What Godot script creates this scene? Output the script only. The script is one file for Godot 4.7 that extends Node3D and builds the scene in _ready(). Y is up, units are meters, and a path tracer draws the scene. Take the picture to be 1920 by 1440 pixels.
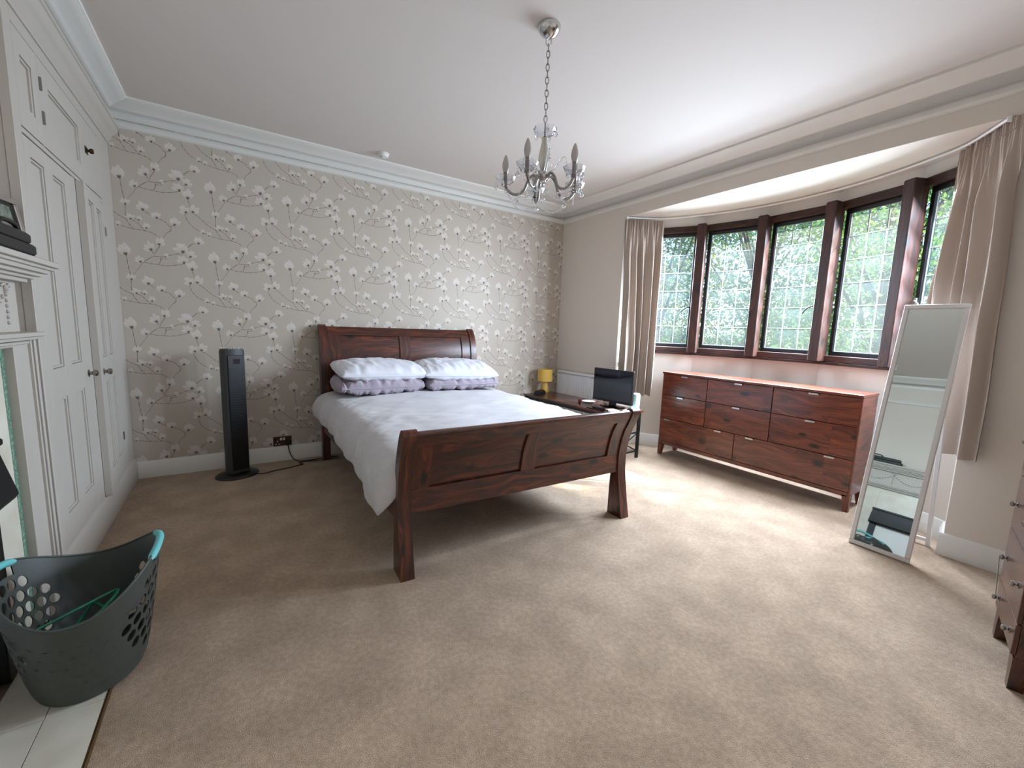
extends Node3D

# A bedroom with a magnolia-papered wall, a sleigh bed, a bow window of leaded lights and a fireplace. Metres, y up.

const CEIL := 2.81
const ZB := -4.3615        # papered wall
const XR := 3.6205         # window wall
const XW := -0.712         # wardrobe fronts
const XC := -0.80          # chimney breast
const ZF := 0.62           # wall behind the camera
const BAY_C := Vector2(2.306, -1.95)
const BAY_R := 2.07
const BAY_A := [-39.3, -22.95, -6.6, 9.75, 26.1, 41.0]
const SOFFIT := 2.552
const DEGREE := PI / 180.0

var M := {}
var names := {}


class Mb:
	# Collects triangles (given counter-clockwise as seen from outside) and makes one mesh of them.
	var P := PackedVector3Array()
	var N := PackedVector3Array()
	var U := PackedVector2Array()
	var xf := Transform3D()
	var g := Vector3.ZERO
	var off := Vector2.ZERO

	func uv_of(p: Vector3, n: Vector3) -> Vector2:
		var a := n.abs()
		if g == Vector3.ZERO:
			if a.x > a.y and a.x > a.z:
				return Vector2(p.z, p.y) + off
			if a.y > a.z:
				return Vector2(p.x, p.z) + off
			return Vector2(p.x, p.y) + off
		var t := n.cross(g).abs()
		var v := p.x if t.x > t.y and t.x > t.z else (p.y if t.y > t.z else p.z)
		return Vector2(p.dot(g), v) + off

	func put(p: Vector3, n: Vector3, uv: Vector2) -> void:
		P.append(xf * p)
		N.append((xf.basis * n).normalized())
		U.append(uv)

	func tri_n(a: Vector3, b: Vector3, c: Vector3, na: Vector3, nb: Vector3, nc: Vector3) -> void:
		var f := (b - a).cross(c - a).normalized()
		put(a, na, uv_of(a, f))
		put(c, nc, uv_of(c, f))
		put(b, nb, uv_of(b, f))

	func tri(a: Vector3, b: Vector3, c: Vector3) -> void:
		var n := (b - a).cross(c - a)
		if n.length_squared() > 1e-18:
			n = n.normalized()
			tri_n(a, b, c, n, n, n)

	func quad_n(a: Vector3, b: Vector3, c: Vector3, d: Vector3, na: Vector3, nb: Vector3, nc: Vector3, nd: Vector3) -> void:
		tri_n(a, b, c, na, nb, nc)
		tri_n(a, c, d, na, nc, nd)

	func quad(a: Vector3, b: Vector3, c: Vector3, d: Vector3) -> void:
		tri(a, b, c)
		tri(a, c, d)

	func box(c: Vector3, s: Vector3, r := 0.003) -> Mb:
		var h := s * 0.5
		r = minf(r, minf(h.x, minf(h.y, h.z)) * 0.45)
		var ax := [Vector3.RIGHT, Vector3.UP, Vector3.BACK]
		for k in 3:
			var a: Vector3 = ax[k]
			var b: Vector3 = ax[(k + 1) % 3]
			var e: Vector3 = ax[(k + 2) % 3]
			var ha := h.dot(a)
			var hb := h.dot(b)
			var he := h.dot(e)
			for sa in [-1.0, 1.0]:
				var n: Vector3 = a * sa
				var q := []
				for w in [[-1, -1], [1, -1], [1, 1], [-1, 1]]:
					q.append(c + n * ha + b * (hb - r) * w[0] + e * (he - r) * w[1])
				if sa > 0:
					quad_n(q[0], q[1], q[2], q[3], n, n, n, n)
				else:
					quad_n(q[3], q[2], q[1], q[0], n, n, n, n)
				for sb in [-1.0, 1.0]:
					var nb: Vector3 = b * sb
					var pa := c + n * ha + nb * (hb - r)
					var pb := c + n * (ha - r) + nb * hb
					var l := e * (he - r)
					if sa * sb > 0:
						quad_n(pa - l, pb - l, pb + l, pa + l, n, nb, nb, n)
					else:
						quad_n(pa + l, pb + l, pb - l, pa - l, n, nb, nb, n)
		for sx in [-1.0, 1.0]:
			for sy in [-1.0, 1.0]:
				for sz in [-1.0, 1.0]:
					var px := c + Vector3(sx * h.x, sy * (h.y - r), sz * (h.z - r))
					var py := c + Vector3(sx * (h.x - r), sy * h.y, sz * (h.z - r))
					var pz := c + Vector3(sx * (h.x - r), sy * (h.y - r), sz * h.z)
					var nx := Vector3(sx, 0, 0)
					var ny := Vector3(0, sy, 0)
					var nz := Vector3(0, 0, sz)
					if sx * sy * sz > 0:
						tri_n(px, py, pz, nx, ny, nz)
					else:
						tri_n(px, pz, py, nx, nz, ny)
		return self

	func span(x0: float, x1: float, y0: float, y1: float, z0: float, z1: float, r := 0.003) -> Mb:
		return box(Vector3(x0 + x1, y0 + y1, z0 + z1) * 0.5, Vector3(absf(x1 - x0), absf(y1 - y0), absf(z1 - z0)), r)

	func bar(a: Vector3, b: Vector3, w: float, d: float, side: Vector3, r := 0.002) -> Mb:
		# a straight bar from a to b, w wide along side and d deep across it
		var keep := xf
		var l := (b - a).normalized()
		var s := (side - l * side.dot(l)).normalized()
		xf = keep * Transform3D(Basis(s, l, s.cross(l)), (a + b) * 0.5)
		var kg := g
		g = Vector3.UP if g != Vector3.ZERO else g
		box(Vector3.ZERO, Vector3(w, a.distance_to(b), d), r)
		g = kg
		xf = keep
		return self

	func prism(poly: PackedVector2Array, o: Vector3, ex: Vector3, ey: Vector3, ez: Vector3, caps := true, sa := 0.0, sb := 0.0, soft := 38.0) -> Mb:
		var area := 0.0
		var n := poly.size()
		for i in n:
			area += poly[i].cross(poly[(i + 1) % n])
		var q := poly.duplicate()
		if area * ex.cross(ey).dot(ez) < 0.0:
			q.reverse()
		var d := ez.normalized()
		var lo := []
		var hi := []
		var en := []
		for i in n:
			var p := o + ex * q[i].x + ey * q[i].y
			lo.append(p + d * q[i].x * sa)
			hi.append(p + ez - d * q[i].x * sb)
			var e := q[(i + 1) % n] - q[i]
			en.append((ex * e.x + ey * e.y).cross(d).normalized())
		var lim := cos(soft * PI / 180.0)
		for i in n:
			var j := (i + 1) % n
			var me: Vector3 = en[i]
			var before: Vector3 = en[(i + n - 1) % n]
			var after: Vector3 = en[j]
			var na := (me + before).normalized() if me.dot(before) > lim else me
			var nb := (me + after).normalized() if me.dot(after) > lim else me
			quad_n(lo[i], lo[j], hi[j], hi[i], na, nb, nb, na)
		if caps:
			var t := Geometry2D.triangulate_polygon(q)
			for k in range(0, t.size(), 3):
				var a := t[k]
				var b := t[k + 1]
				var c := t[k + 2]
				var up := (hi[b] - hi[a] as Vector3).cross(hi[c] - hi[a]).dot(d) > 0.0
				if not up:
					b = t[k + 2]
					c = t[k + 1]
				tri(hi[a], hi[b], hi[c])
				tri(lo[a], lo[c], lo[b])
		return self

	func lathe(pr: PackedVector2Array, at := Vector3.ZERO, seg := 24, soft := 40.0, wave := 0, depth := 0.0) -> Mb:
		var n := pr.size()
		var en := []
		for i in n - 1:
			var e := pr[i + 1] - pr[i]
			en.append(Vector2(e.y, -e.x).normalized())
		var lim := cos(soft * PI / 180.0)
		for i in n - 1:
			var me: Vector2 = en[i]
			var na := me
			var nb := me
			if i > 0 and me.dot(en[i - 1]) > lim:
				na = (me + en[i - 1]).normalized()
			if i < n - 2 and me.dot(en[i + 1]) > lim:
				nb = (me + en[i + 1]).normalized()
			for k in seg:
				var a0 := TAU * k / seg
				var a1 := TAU * (k + 1) / seg
				var w0 := 1.0 + depth * cos(a0 * wave)
				var w1 := 1.0 + depth * cos(a1 * wave)
				var c0 := Vector3(cos(a0), 0, sin(a0))
				var c1 := Vector3(cos(a1), 0, sin(a1))
				var y := Vector3.UP
				var p00 := at + c0 * pr[i].x * w0 + y * pr[i].y
				var p10 := at + c0 * pr[i + 1].x * w0 + y * pr[i + 1].y
				var p11 := at + c1 * pr[i + 1].x * w1 + y * pr[i + 1].y
				var p01 := at + c1 * pr[i].x * w1 + y * pr[i].y
				var n0a := c0 * na.x + y * na.y
				var n0b := c0 * nb.x + y * nb.y
				var n1a := c1 * na.x + y * na.y
				var n1b := c1 * nb.x + y * nb.y
				if pr[i + 1].x > 1e-6:
					tri_n(p00, p10, p11, n0a, n0b, n1b)
				if pr[i].x > 1e-6:
					tri_n(p00, p11, p01, n0a, n1b, n1a)
				elif pr[i + 1].x <= 1e-6:
					pass
		return self

	func tube(path: PackedVector3Array, rad: Variant, seg := 8, closed := false) -> Mb:
		var n := path.size()
		var rings := []
		var nor := []
		var t0 := (path[1] - path[0]).normalized()
		var u := t0.cross(Vector3.UP if absf(t0.y) < 0.9 else Vector3.RIGHT).normalized()
		for i in n:
			var t: Vector3
			if closed:
				t = (path[(i + 1) % n] - path[(i + n - 1) % n]).normalized()
			else:
				t = (path[mini(i + 1, n - 1)] - path[maxi(i - 1, 0)]).normalized()
			u = (u - t * u.dot(t)).normalized()
			var b := t.cross(u)
			var r: float = rad[i] if rad is Array or rad is PackedFloat32Array else rad
			var ring := PackedVector3Array()
			var rn := PackedVector3Array()
			for k in seg:
				var a := TAU * k / seg
				var d := u * cos(a) + b * sin(a)
				ring.append(path[i] + d * r)
				rn.append(d)
			rings.append(ring)
			nor.append(rn)
		for i in (n if closed else n - 1):
			var j := (i + 1) % n
			for k in seg:
				var m := (k + 1) % seg
				quad_n(rings[i][k], rings[i][m], rings[j][m], rings[j][k], nor[i][k], nor[i][m], nor[j][m], nor[j][k])
		if not closed:
			for k in range(1, seg - 1):
				tri(rings[0][0], rings[0][k + 1], rings[0][k])
				tri(rings[n - 1][0], rings[n - 1][k], rings[n - 1][k + 1])
		return self

	func grid(rows: Array, wrap := false, flip := false, uvs: Array = []) -> Mb:
		# rows of points; a face's normal is (along a row) x (from row to row), turned round by flip
		var nr := rows.size()
		var nc: int = rows[0].size()
		var nn := []
		for i in nr:
			var r := PackedVector3Array()
			for j in nc:
				var jl := (j + nc - 1) % nc if wrap else maxi(j - 1, 0)
				var jr := (j + 1) % nc if wrap else mini(j + 1, nc - 1)
				var du: Vector3 = rows[i][jr] - rows[i][jl]
				var dv: Vector3 = rows[mini(i + 1, nr - 1)][j] - rows[maxi(i - 1, 0)][j]
				var c := du.cross(dv)
				r.append((c if c.length_squared() > 1e-16 else Vector3.UP * 1e-3).normalized() * (-1.0 if flip else 1.0))
			nn.append(r)
		for i in nr - 1:
			for j in (nc if wrap else nc - 1):
				var k := (j + 1) % nc
				var a := [rows[i][j], rows[i][k], rows[i + 1][k], rows[i + 1][j]]
				var b := [nn[i][j], nn[i][k], nn[i + 1][k], nn[i + 1][j]]
				var t := []
				if uvs:
					t = [uvs[i][j], uvs[i][k], uvs[i + 1][k], uvs[i + 1][j]]
				for w in ([[0, 2, 1], [0, 3, 2]] if not flip else [[0, 1, 2], [0, 2, 3]]):
					for s in w:
						put(a[s], b[s], t[s] if uvs else uv_of(a[s], b[s]))
		return self

	func mesh(back := Transform3D()) -> ArrayMesh:
		var arr := []
		arr.resize(Mesh.ARRAY_MAX)
		if back != Transform3D():
			var q := PackedVector3Array()
			var m := PackedVector3Array()
			for i in P.size():
				q.append(back * P[i])
				m.append((back.basis * N[i]).normalized())
			arr[Mesh.ARRAY_VERTEX] = q
			arr[Mesh.ARRAY_NORMAL] = m
		else:
			arr[Mesh.ARRAY_VERTEX] = P
			arr[Mesh.ARRAY_NORMAL] = N
		arr[Mesh.ARRAY_TEX_UV] = U
		arr[Mesh.ARRAY_TEX_UV2] = U
		var out := ArrayMesh.new()
		out.add_surface_from_arrays(Mesh.PRIMITIVE_TRIANGLES, arr)
		return out


func wood_mb(grain: Vector3, k: float) -> Mb:
	var b := Mb.new()
	b.g = grain
	b.off = Vector2(fmod(k * 0.737, 2.0), fmod(k * 0.317, 0.5))
	return b


func numbered(called: String) -> String:
	var k: int = names.get(called, 0)
	names[called] = k + 1
	return called if k == 0 else "%s_%03d" % [called, k]


func thing(called: String, label: String, category: String, at := Vector3.ZERO, turn := 0.0, group := "") -> Node3D:
	var o := Node3D.new()
	o.name = numbered(called)
	add_child(o)
	o.transform = Transform3D(Basis(Vector3.UP, turn), at)
	o.set_meta("label", label)
	o.set_meta("category", category)
	if group:
		o.set_meta("group", group)
	return o


func to_world(p: Node3D) -> Transform3D:
	var t := Transform3D()
	while p != self:
		t = p.transform * t
		p = p.get_parent()
	return t


func obj(called: String, b: Mb, m: Material, parent: Node3D = null, label := "") -> MeshInstance3D:
	# one mesh, its shape given in the world's axes
	var o := MeshInstance3D.new()
	o.name = called if parent else numbered(called)
	o.mesh = b.mesh(to_world(parent).affine_inverse() if parent else Transform3D())
	o.material_override = m
	(parent if parent else self).add_child(o, true)
	if label:
		o.set_meta("label", label)
	return o


func struct(called: String, b: Mb, m: Material, parent: Node3D = null) -> MeshInstance3D:
	var o := obj(called, b, m, parent)
	if parent == null:
		o.set_meta("kind", "structure")
	return o


func single(called: String, b: Mb, m: Material, label: String, category: String, group := "") -> MeshInstance3D:
	var o := obj(called, b, m)
	o.set_meta("label", label)
	o.set_meta("category", category)
	if group:
		o.set_meta("group", group)
	return o


func curve(pts: Array, n := 24) -> PackedVector3Array:
	# a smooth line through points
	var out := PackedVector3Array()
	var k := pts.size()
	for i in k - 1:
		var a: Vector3 = pts[maxi(i - 1, 0)]
		var d: Vector3 = pts[mini(i + 2, k - 1)]
		var steps := maxi(1, int(float(n) / (k - 1)))
		for s in steps:
			out.append((pts[i] as Vector3).cubic_interpolate(pts[i + 1], a, d, float(s) / steps))
	out.append(pts[k - 1])
	return out


func lerp_list(xs: Array, ys: Array, x: float) -> float:
	for i in xs.size() - 1:
		if (x - xs[i]) * (x - xs[i + 1]) <= 0.0:
			return lerpf(ys[i], ys[i + 1], (x - xs[i]) / (xs[i + 1] - xs[i]))
	return ys[0] if absf(x - xs[0]) < absf(x - xs[-1]) else ys[-1]


func bay(deg: float, r := BAY_R, y := 0.0) -> Vector3:
	return Vector3(BAY_C.x + r * cos(deg * DEGREE), y, BAY_C.y + r * sin(deg * DEGREE))


func _ready() -> void:
	# camera: 85 degrees high, turned to the window side, tipped a little down and rolled
	var yaw := 0.586939515
	var pitch := 0.13047199
	var roll := 0.0342312357
	var fwd := Vector3(sin(yaw) * cos(pitch), -sin(pitch), -cos(yaw) * cos(pitch))
	var right := Vector3(cos(yaw), 0, sin(yaw))
	var up := right.cross(fwd)
	var r2 := right * cos(roll) + up * sin(roll)
	var u2 := up * cos(roll) - right * sin(roll)
	var cam := Camera3D.new()
	cam.name = "camera"
	cam.fov = 85.13631
	cam.near = 0.03
	cam.far = 200.0
	cam.transform = Transform3D(Basis(r2, u2, -fwd), Vector3(0, 1.3, 0))
	cam.current = true
	add_child(cam)
	# sky, exposure
	var sky := ProceduralSkyMaterial.new()
	sky.sky_top_color = Color(0.42, 0.60, 0.86)
	sky.sky_horizon_color = Color(0.80, 0.88, 0.94)
	sky.ground_horizon_color = Color(0.5, 0.55, 0.5)
	sky.ground_bottom_color = Color(0.3, 0.33, 0.27)
	sky.sky_energy_multiplier = 1.7
	var env := Environment.new()
	env.background_mode = Environment.BG_SKY
	env.sky = Sky.new()
	env.sky.sky_material = sky
	env.tonemap_mode = Environment.TONE_MAPPER_LINEAR
	env.tonemap_exposure = 0.95
	env.sdfgi_enabled = true
	env.ssao_enabled = true
	env.ssil_enabled = true
	var we := WorldEnvironment.new()
	we.name = "environment"
	we.environment = env
	add_child(we)
	# late-morning sun, coming in along the bow window
	var sun := DirectionalLight3D.new()
	sun.name = "sun"
	sun.light_color = Color(1.0, 0.94, 0.84)
	sun.light_energy = 9.0
	sun.light_angular_distance = 0.6
	sun.shadow_enabled = true
	add_child(sun)
	sun.look_at_from_position(Vector3.ZERO, Vector3(-0.83, -1.0, -0.75))
	# daylight through each light of the bow window
	for i in 30:
		var a := bay(BAY_A[i % 5], BAY_R - 0.032, 1.29 + 0.195 * (i / 5))
		var b := bay(BAY_A[i % 5 + 1], BAY_R - 0.032, 1.29 + 0.195 * (i / 5))
		var d := AreaLight3D.new()
		d.name = "window_daylight" if i == 0 else "window_daylight_%03d" % i
		d.area_size = Vector2(a.distance_to(b) - 0.27, 0.165)
		d.light_color = Color(0.85, 0.92, 1.0)
		d.light_energy = [0.5, 0.85, 1.15, 1.35, 1.4, 1.3][i / 5]
		d.area_range = 12.0
		d.area_attenuation = 2.0
		d.shadow_enabled = true
		add_child(d)
		var c := (a + b) * 0.5
		var inward := Vector3(BAY_C.x - c.x, 0, BAY_C.y - c.z).normalized()
		d.look_at_from_position(c, c + inward - Vector3(0, 0.95, 0))

	materials()
	room()
	windows()
	outside()
	wardrobe()
	fireplace()
	bed()
	bedside()
	chest()
	mirror()
	curtains()
	chandelier()
	fan_and_socket()
	basket()
	corner_chest()


func paint(called: String, c: Color, rough := 0.6, spec := 0.5) -> StandardMaterial3D:
	var m := StandardMaterial3D.new()
	m.resource_name = called
	m.albedo_color = c
	m.roughness = rough
	m.metallic_specular = spec
	M[called] = m
	return m


func noise(seed_: int, freq: float, oct := 3, kind := FastNoiseLite.TYPE_SIMPLEX_SMOOTH) -> FastNoiseLite:
	var f := FastNoiseLite.new()
	f.seed = seed_
	f.frequency = freq
	f.noise_type = kind
	f.fractal_octaves = oct
	return f


func noise_map(f: FastNoiseLite, size: int, lo: Color, hi: Color) -> NoiseTexture2D:
	var t := NoiseTexture2D.new()
	t.width = size
	t.height = size
	t.seamless = true
	t.generate_mipmaps = false
	t.noise = f
	var r := Gradient.new()
	r.set_color(0, lo)
	r.set_color(1, hi)
	t.color_ramp = r
	return t


func wood_texture(seed_: int, dark: Color, mid: Color, light: Color, knots: int) -> ImageTexture:
	# grain runs along u; 2 m x 0.5 m
	var w := 1024
	var h := 256
	var im := Image.create_empty(w, h, false, Image.FORMAT_RGB8)
	var f1 := noise(seed_, 1.0, 3)
	var f2 := noise(seed_ + 7, 1.0, 2)
	var rng := RandomNumberGenerator.new()
	rng.seed = seed_
	var kn := []
	for k in knots:
		kn.append(Vector3(rng.randf() * w, rng.randf() * h, rng.randf_range(5, 11)))
	for y in h:
		for x in w:
			var warp := f2.get_noise_2d(x * 0.004, y * 0.012) * 22.0
			var dk := 0.0
			for k in kn:
				var dx: float = (x - k.x) * 0.45
				var dy: float = y - k.y
				var d: float = sqrt(dx * dx + dy * dy) / k.z
				if d < 4.0:
					warp += (4.0 - d) * 2.2 * signf(dy)
					dk = maxf(dk, clampf(1.5 - d * 1.1, 0.0, 1.0))
			var yy := y + warp
			var a := f1.get_noise_2d(x * 0.003, yy * 0.055) * 0.75
			var b := f1.get_noise_2d(x * 0.012 + 50.0, yy * 0.28) * 0.55
			var c := f2.get_noise_2d(x * 0.06, yy * 1.1) * 0.35
			var v := clampf(0.5 + a * 0.75 + b * 0.6 + c * 0.5, 0.0, 1.0)
			var col := dark.lerp(mid, v * 2.0) if v < 0.5 else mid.lerp(light, v * 2.0 - 1.0)
			im.set_pixel(x, y, col.lerp(dark * 0.45, dk))
	return ImageTexture.create_from_image(im)


func wood(called: String, seed_: int, dark: Color, mid: Color, light: Color, rough: float, knots := 5) -> void:
	var m := paint(called, Color.WHITE, rough)
	m.albedo_texture = wood_texture(seed_, dark, mid, light, knots)
	m.uv1_scale = Vector3(0.5, 2.0, 1.0)
	m.clearcoat_enabled = true
	m.clearcoat = 0.35
	m.clearcoat_roughness = 0.22


func blob(im: Image, c: Vector2, axis: Vector2, l: float, w: float, col: Color, amount: float) -> void:
	# a pointed oval petal with its foot at c, wrapped round the tile's edges
	var n := im.get_width()
	var r := int(l + 3)
	var mid := c + axis * l * 0.5
	for y in range(int(mid.y) - r, int(mid.y) + r + 1):
		for x in range(int(mid.x) - r, int(mid.x) + r + 1):
			var d := Vector2(x, y) - c
			var t := d.dot(axis) / l
			if t < 0.0 or t > 1.0:
				continue
			var half := w * pow(sin(PI * pow(t, 0.75)), 0.7) * 0.5
			var s := absf(d.dot(axis.orthogonal()))
			var a := clampf(half - s + 0.7, 0.0, 1.0) * amount
			if a > 0.0:
				# a faint vein and rim
				var tone := 0.94 + 0.1 * smoothstep(0.2, 1.0, t) - 0.05 * exp(-s * s / (w * 0.06 + 0.2))
				var px := posmod(x, n)
				var py := posmod(y, n)
				im.set_pixel(px, py, im.get_pixel(px, py).lerp(Color(col.r * tone, col.g * tone, col.b * tone), a))


func stroke(im: Image, pts: Array, s: float, o: Vector2, width: float, col: Color) -> void:
	var n := im.get_width()
	var p3 := []
	for p in pts:
		p3.append(Vector3(o.x + p.x * s, o.y - p.y * s, 0))
	var line := curve(p3, 16 * pts.size())
	for i in line.size() - 1:
		var a := Vector2(line[i].x, line[i].y)
		var b := Vector2(line[i + 1].x, line[i + 1].y)
		var steps := int(a.distance_to(b)) + 1
		for k in steps:
			var q := a.lerp(b, float(k) / steps)
			var w := width * (0.85 + 0.3 * sin(q.x * 0.11 + q.y * 0.07))
			for y in range(int(q.y - w - 1), int(q.y + w + 2)):
				for x in range(int(q.x - w - 1), int(q.x + w + 2)):
					var al := clampf(w * 0.5 + 0.6 - Vector2(x, y).distance_to(q), 0.0, 1.0)
					if al > 0.0:
						var px := posmod(x, n)
						var py := posmod(y, n)
						im.set_pixel(px, py, im.get_pixel(px, py).lerp(col, al * 0.6))


func wallpaper() -> void:
	var n := 896
	var s := n / 0.5545
	var ground := Color(0.745, 0.70, 0.645)
	var petal := Color(0.86, 0.83, 0.79)
	var twig := Color(0.43, 0.365, 0.31)
	var bud := Color(0.42, 0.36, 0.31)
	var im := Image.create_empty(n, n, false, Image.FORMAT_RGB8)
	im.fill(ground)
	var o := Vector2(n * 0.3, n * 0.5)
	# blossoms: foot, length, lean (degrees from upright, clockwise), petals
	var blossoms := [
		[Vector2(-0.022, 0.165), 0.085, -8, 5], [Vector2(0.0, -0.022), 0.05, 0, 4], [Vector2(0.062, 0.116), 0.055, -25, 4], [Vector2(0.13, 0.215), 0.07, -30, 4], [Vector2(0.18, 0.262), 0.06, 20, 5],
		[Vector2(0.213, 0.172), 0.035, 35, 3], [Vector2(0.326, 0.222), 0.085, -14, 5], [Vector2(0.43, 0.302), 0.06, 15, 5], [Vector2(0.372, 0.19), 0.06, 20, 4], [Vector2(0.328, 0.138), 0.065, -18, 4],
		[Vector2(0.378, 0.09), 0.075, 2, 5], [Vector2(0.362, -0.022), 0.065, -35, 4], [Vector2(0.405, -0.012), 0.065, 32, 4], [Vector2(0.098, -0.047), 0.07, 0, 5], [Vector2(0.178, -0.094), 0.06, -22, 4],
		[Vector2(0.284, -0.13), 0.065, 5, 5], [Vector2(0.024, -0.126), 0.05, -12, 4], [Vector2(0.07, -0.128), 0.042, 12, 3], [Vector2(0.112, -0.18), 0.045, 5, 4], [Vector2(0.465, -0.168), 0.04, -10, 3], [Vector2(0.503, -0.182), 0.035, 10, 3],
	]
	var rng := RandomNumberGenerator.new()
	rng.seed = 11
	var twigs := [
		[Vector2(-0.018, 0.16), Vector2(-0.012, 0.076), Vector2(-0.002, 0.01)], [Vector2(0.008, 0.01), Vector2(0.048, 0.066), Vector2(0.068, 0.102), Vector2(0.082, 0.118)],
		[Vector2(0.082, 0.118), Vector2(0.111, 0.144), Vector2(0.14, 0.166), Vector2(0.173, 0.169), Vector2(0.206, 0.17)],
		[Vector2(0.082, 0.118), Vector2(0.124, 0.109), Vector2(0.17, 0.107), Vector2(0.203, 0.103), Vector2(0.246, 0.108), Vector2(0.291, 0.119), Vector2(0.34, 0.135)],
		[Vector2(0.17, 0.107), Vector2(0.183, 0.139), Vector2(0.182, 0.166)], [Vector2(0.186, 0.151), Vector2(0.224, 0.158)], [Vector2(0.145, 0.169), Vector2(0.161, 0.21), Vector2(0.183, 0.251), Vector2(0.18, 0.275)],
		[Vector2(0.143, 0.19), Vector2(0.128, 0.214), Vector2(0.11, 0.221)], [Vector2(0.215, 0.175), Vector2(0.24, 0.185), Vector2(0.279, 0.201), Vector2(0.323, 0.21)], [Vector2(0.345, 0.25), Vector2(0.37, 0.273), Vector2(0.391, 0.294), Vector2(0.421, 0.303)],
		[Vector2(0.341, 0.15), Vector2(0.367, 0.19)], [Vector2(0.378, 0.1), Vector2(0.378, 0.08), Vector2(0.387, 0.044), Vector2(0.405, -0.009)],
		[Vector2(0.41, -0.022), Vector2(0.44, -0.043), Vector2(0.47, -0.072), Vector2(0.505, -0.104), Vector2(0.552, -0.13)],
		[Vector2(0.359, -0.018), Vector2(0.356, -0.05), Vector2(0.372, -0.092), Vector2(0.401, -0.128), Vector2(0.441, -0.153), Vector2(0.482, -0.17), Vector2(0.534, -0.186), Vector2(0.59, -0.198)],
		[Vector2(-0.001, -0.022), Vector2(-0.004, -0.08), Vector2(-0.002, -0.127), Vector2(0.015, -0.167), Vector2(0.036, -0.198)], [Vector2(0.017, -0.124), Vector2(0.061, -0.15), Vector2(0.083, -0.179), Vector2(0.105, -0.203)],
		[Vector2(0.036, -0.198), Vector2(0.101, -0.201), Vector2(0.147, -0.213), Vector2(0.179, -0.24), Vector2(0.183, -0.27)],
		[Vector2(0.098, -0.047), Vector2(0.125, -0.067), Vector2(0.166, -0.093), Vector2(0.185, -0.098), Vector2(0.223, -0.112), Vector2(0.246, -0.139), Vector2(0.26, -0.148), Vector2(0.286, -0.127)],
		[Vector2(0.26, -0.148), Vector2(0.257, -0.176), Vector2(0.229, -0.205), Vector2(0.2, -0.255)], [Vector2(0.035, -0.116), Vector2(0.071, -0.127)],
	]
	for t in twigs:
		stroke(im, t, s, o, 5.2, twig)
	for b in blossoms:
		var foot := Vector2(o.x + b[0].x * s, o.y - b[0].y * s)
		var l: float = b[1] * s
		var k: int = b[3]
		var order := []
		for i in k:
			order.append(i)
		order.sort_custom(func(p, q): return absf(p - (k - 1) * 0.5) > absf(q - (k - 1) * 0.5))
		for i in order:
			var spread: float = (i - (k - 1) * 0.5) / maxf(1.0, (k - 1) * 0.5)
			var ang: float = (b[2] + spread * (46.0 if k > 3 else 30.0) + rng.randf_range(-9, 9)) * DEGREE
			var axis := Vector2(sin(ang), -cos(ang))
			blob(im, foot, axis, l * rng.randf_range(0.8, 1.08) * (1.0 - 0.22 * absf(spread)), l * rng.randf_range(0.38, 0.54), petal, 0.66)
		var lean: float = b[2] * DEGREE
		for e in [-26.0, 4.0, 30.0]:
			var ang2: float = lean + e * DEGREE
			blob(im, foot - Vector2(sin(lean), -cos(lean)) * l * 0.1, Vector2(sin(ang2), -cos(ang2)), l * 0.30, l * 0.11 + 2.5, bud, 0.8)
	var m := paint("wallpaper", Color.WHITE, 0.5, 0.45)
	m.albedo_texture = ImageTexture.create_from_image(im)
	m.uv1_scale = Vector3(1.0 / 0.5545, -1.0 / 0.5545, 1)
	m.uv1_offset = Vector3(0.3 + 0.0876 / 0.5545, 0.5 + 2.156 / 0.5545, 0)


func carpet() -> void:
	var n := 768
	var rng := RandomNumberGenerator.new()
	rng.seed = 5
	var im := Image.create_empty(n, n, false, Image.FORMAT_RGB8)
	var hm := Image.create_empty(n, n, false, Image.FORMAT_RGB8)
	var a1 := noise(3, 0.34, 1).get_seamless_image(n, n)
	var a2 := noise(9, 0.035, 2).get_seamless_image(n, n)
	for y in n:
		for x in n:
			var v := (a1.get_pixel(x, y).r - 0.5) * 1.3 + rng.randf_range(-0.42, 0.42) + (a2.get_pixel(x, y).r - 0.5) * 0.6
			v = clampf(0.5 + v * 0.52, 0.0, 1.0)
			im.set_pixel(x, y, Color(0.57, 0.48, 0.395).lerp(Color(0.85, 0.75, 0.65), v))
			hm.set_pixel(x, y, Color(v, v, v))
	var m := paint("carpet", Color.WHITE, 0.95, 0.2)
	m.albedo_texture = ImageTexture.create_from_image(im)
	m.uv1_scale = Vector3(1 / 0.8, 1 / 0.8, 1)
	m.heightmap_enabled = true
	m.heightmap_texture = ImageTexture.create_from_image(hm)
	m.heightmap_scale = 0.25
	m.rim_enabled = true
	m.rim = 0.35
	m.rim_tint = 0.6
	m.detail_enabled = true
	m.detail_blend_mode = BaseMaterial3D.BLEND_MODE_MUL
	m.detail_uv_layer = BaseMaterial3D.DETAIL_UV_2
	m.uv2_scale = Vector3(0.55, 0.55, 1)
	m.detail_albedo = noise_map(noise(21, 0.012, 4), 512, Color(0.86, 0.85, 0.84), Color(1, 1, 1))


func cloth(called: String, c: Color, rough := 0.9) -> StandardMaterial3D:
	var m := paint(called, c, rough, 0.3)
	m.rim_enabled = true
	m.rim = 0.3
	m.rim_tint = 0.5
	return m


func metal(called: String, c: Color, rough: float) -> void:
	paint(called, c, rough).metallic = 1.0


func glass(called: String, c: Color, alpha: float) -> void:
	var m := paint(called, Color(c.r, c.g, c.b, alpha), 0.04)
	m.transparency = BaseMaterial3D.TRANSPARENCY_ALPHA


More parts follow.
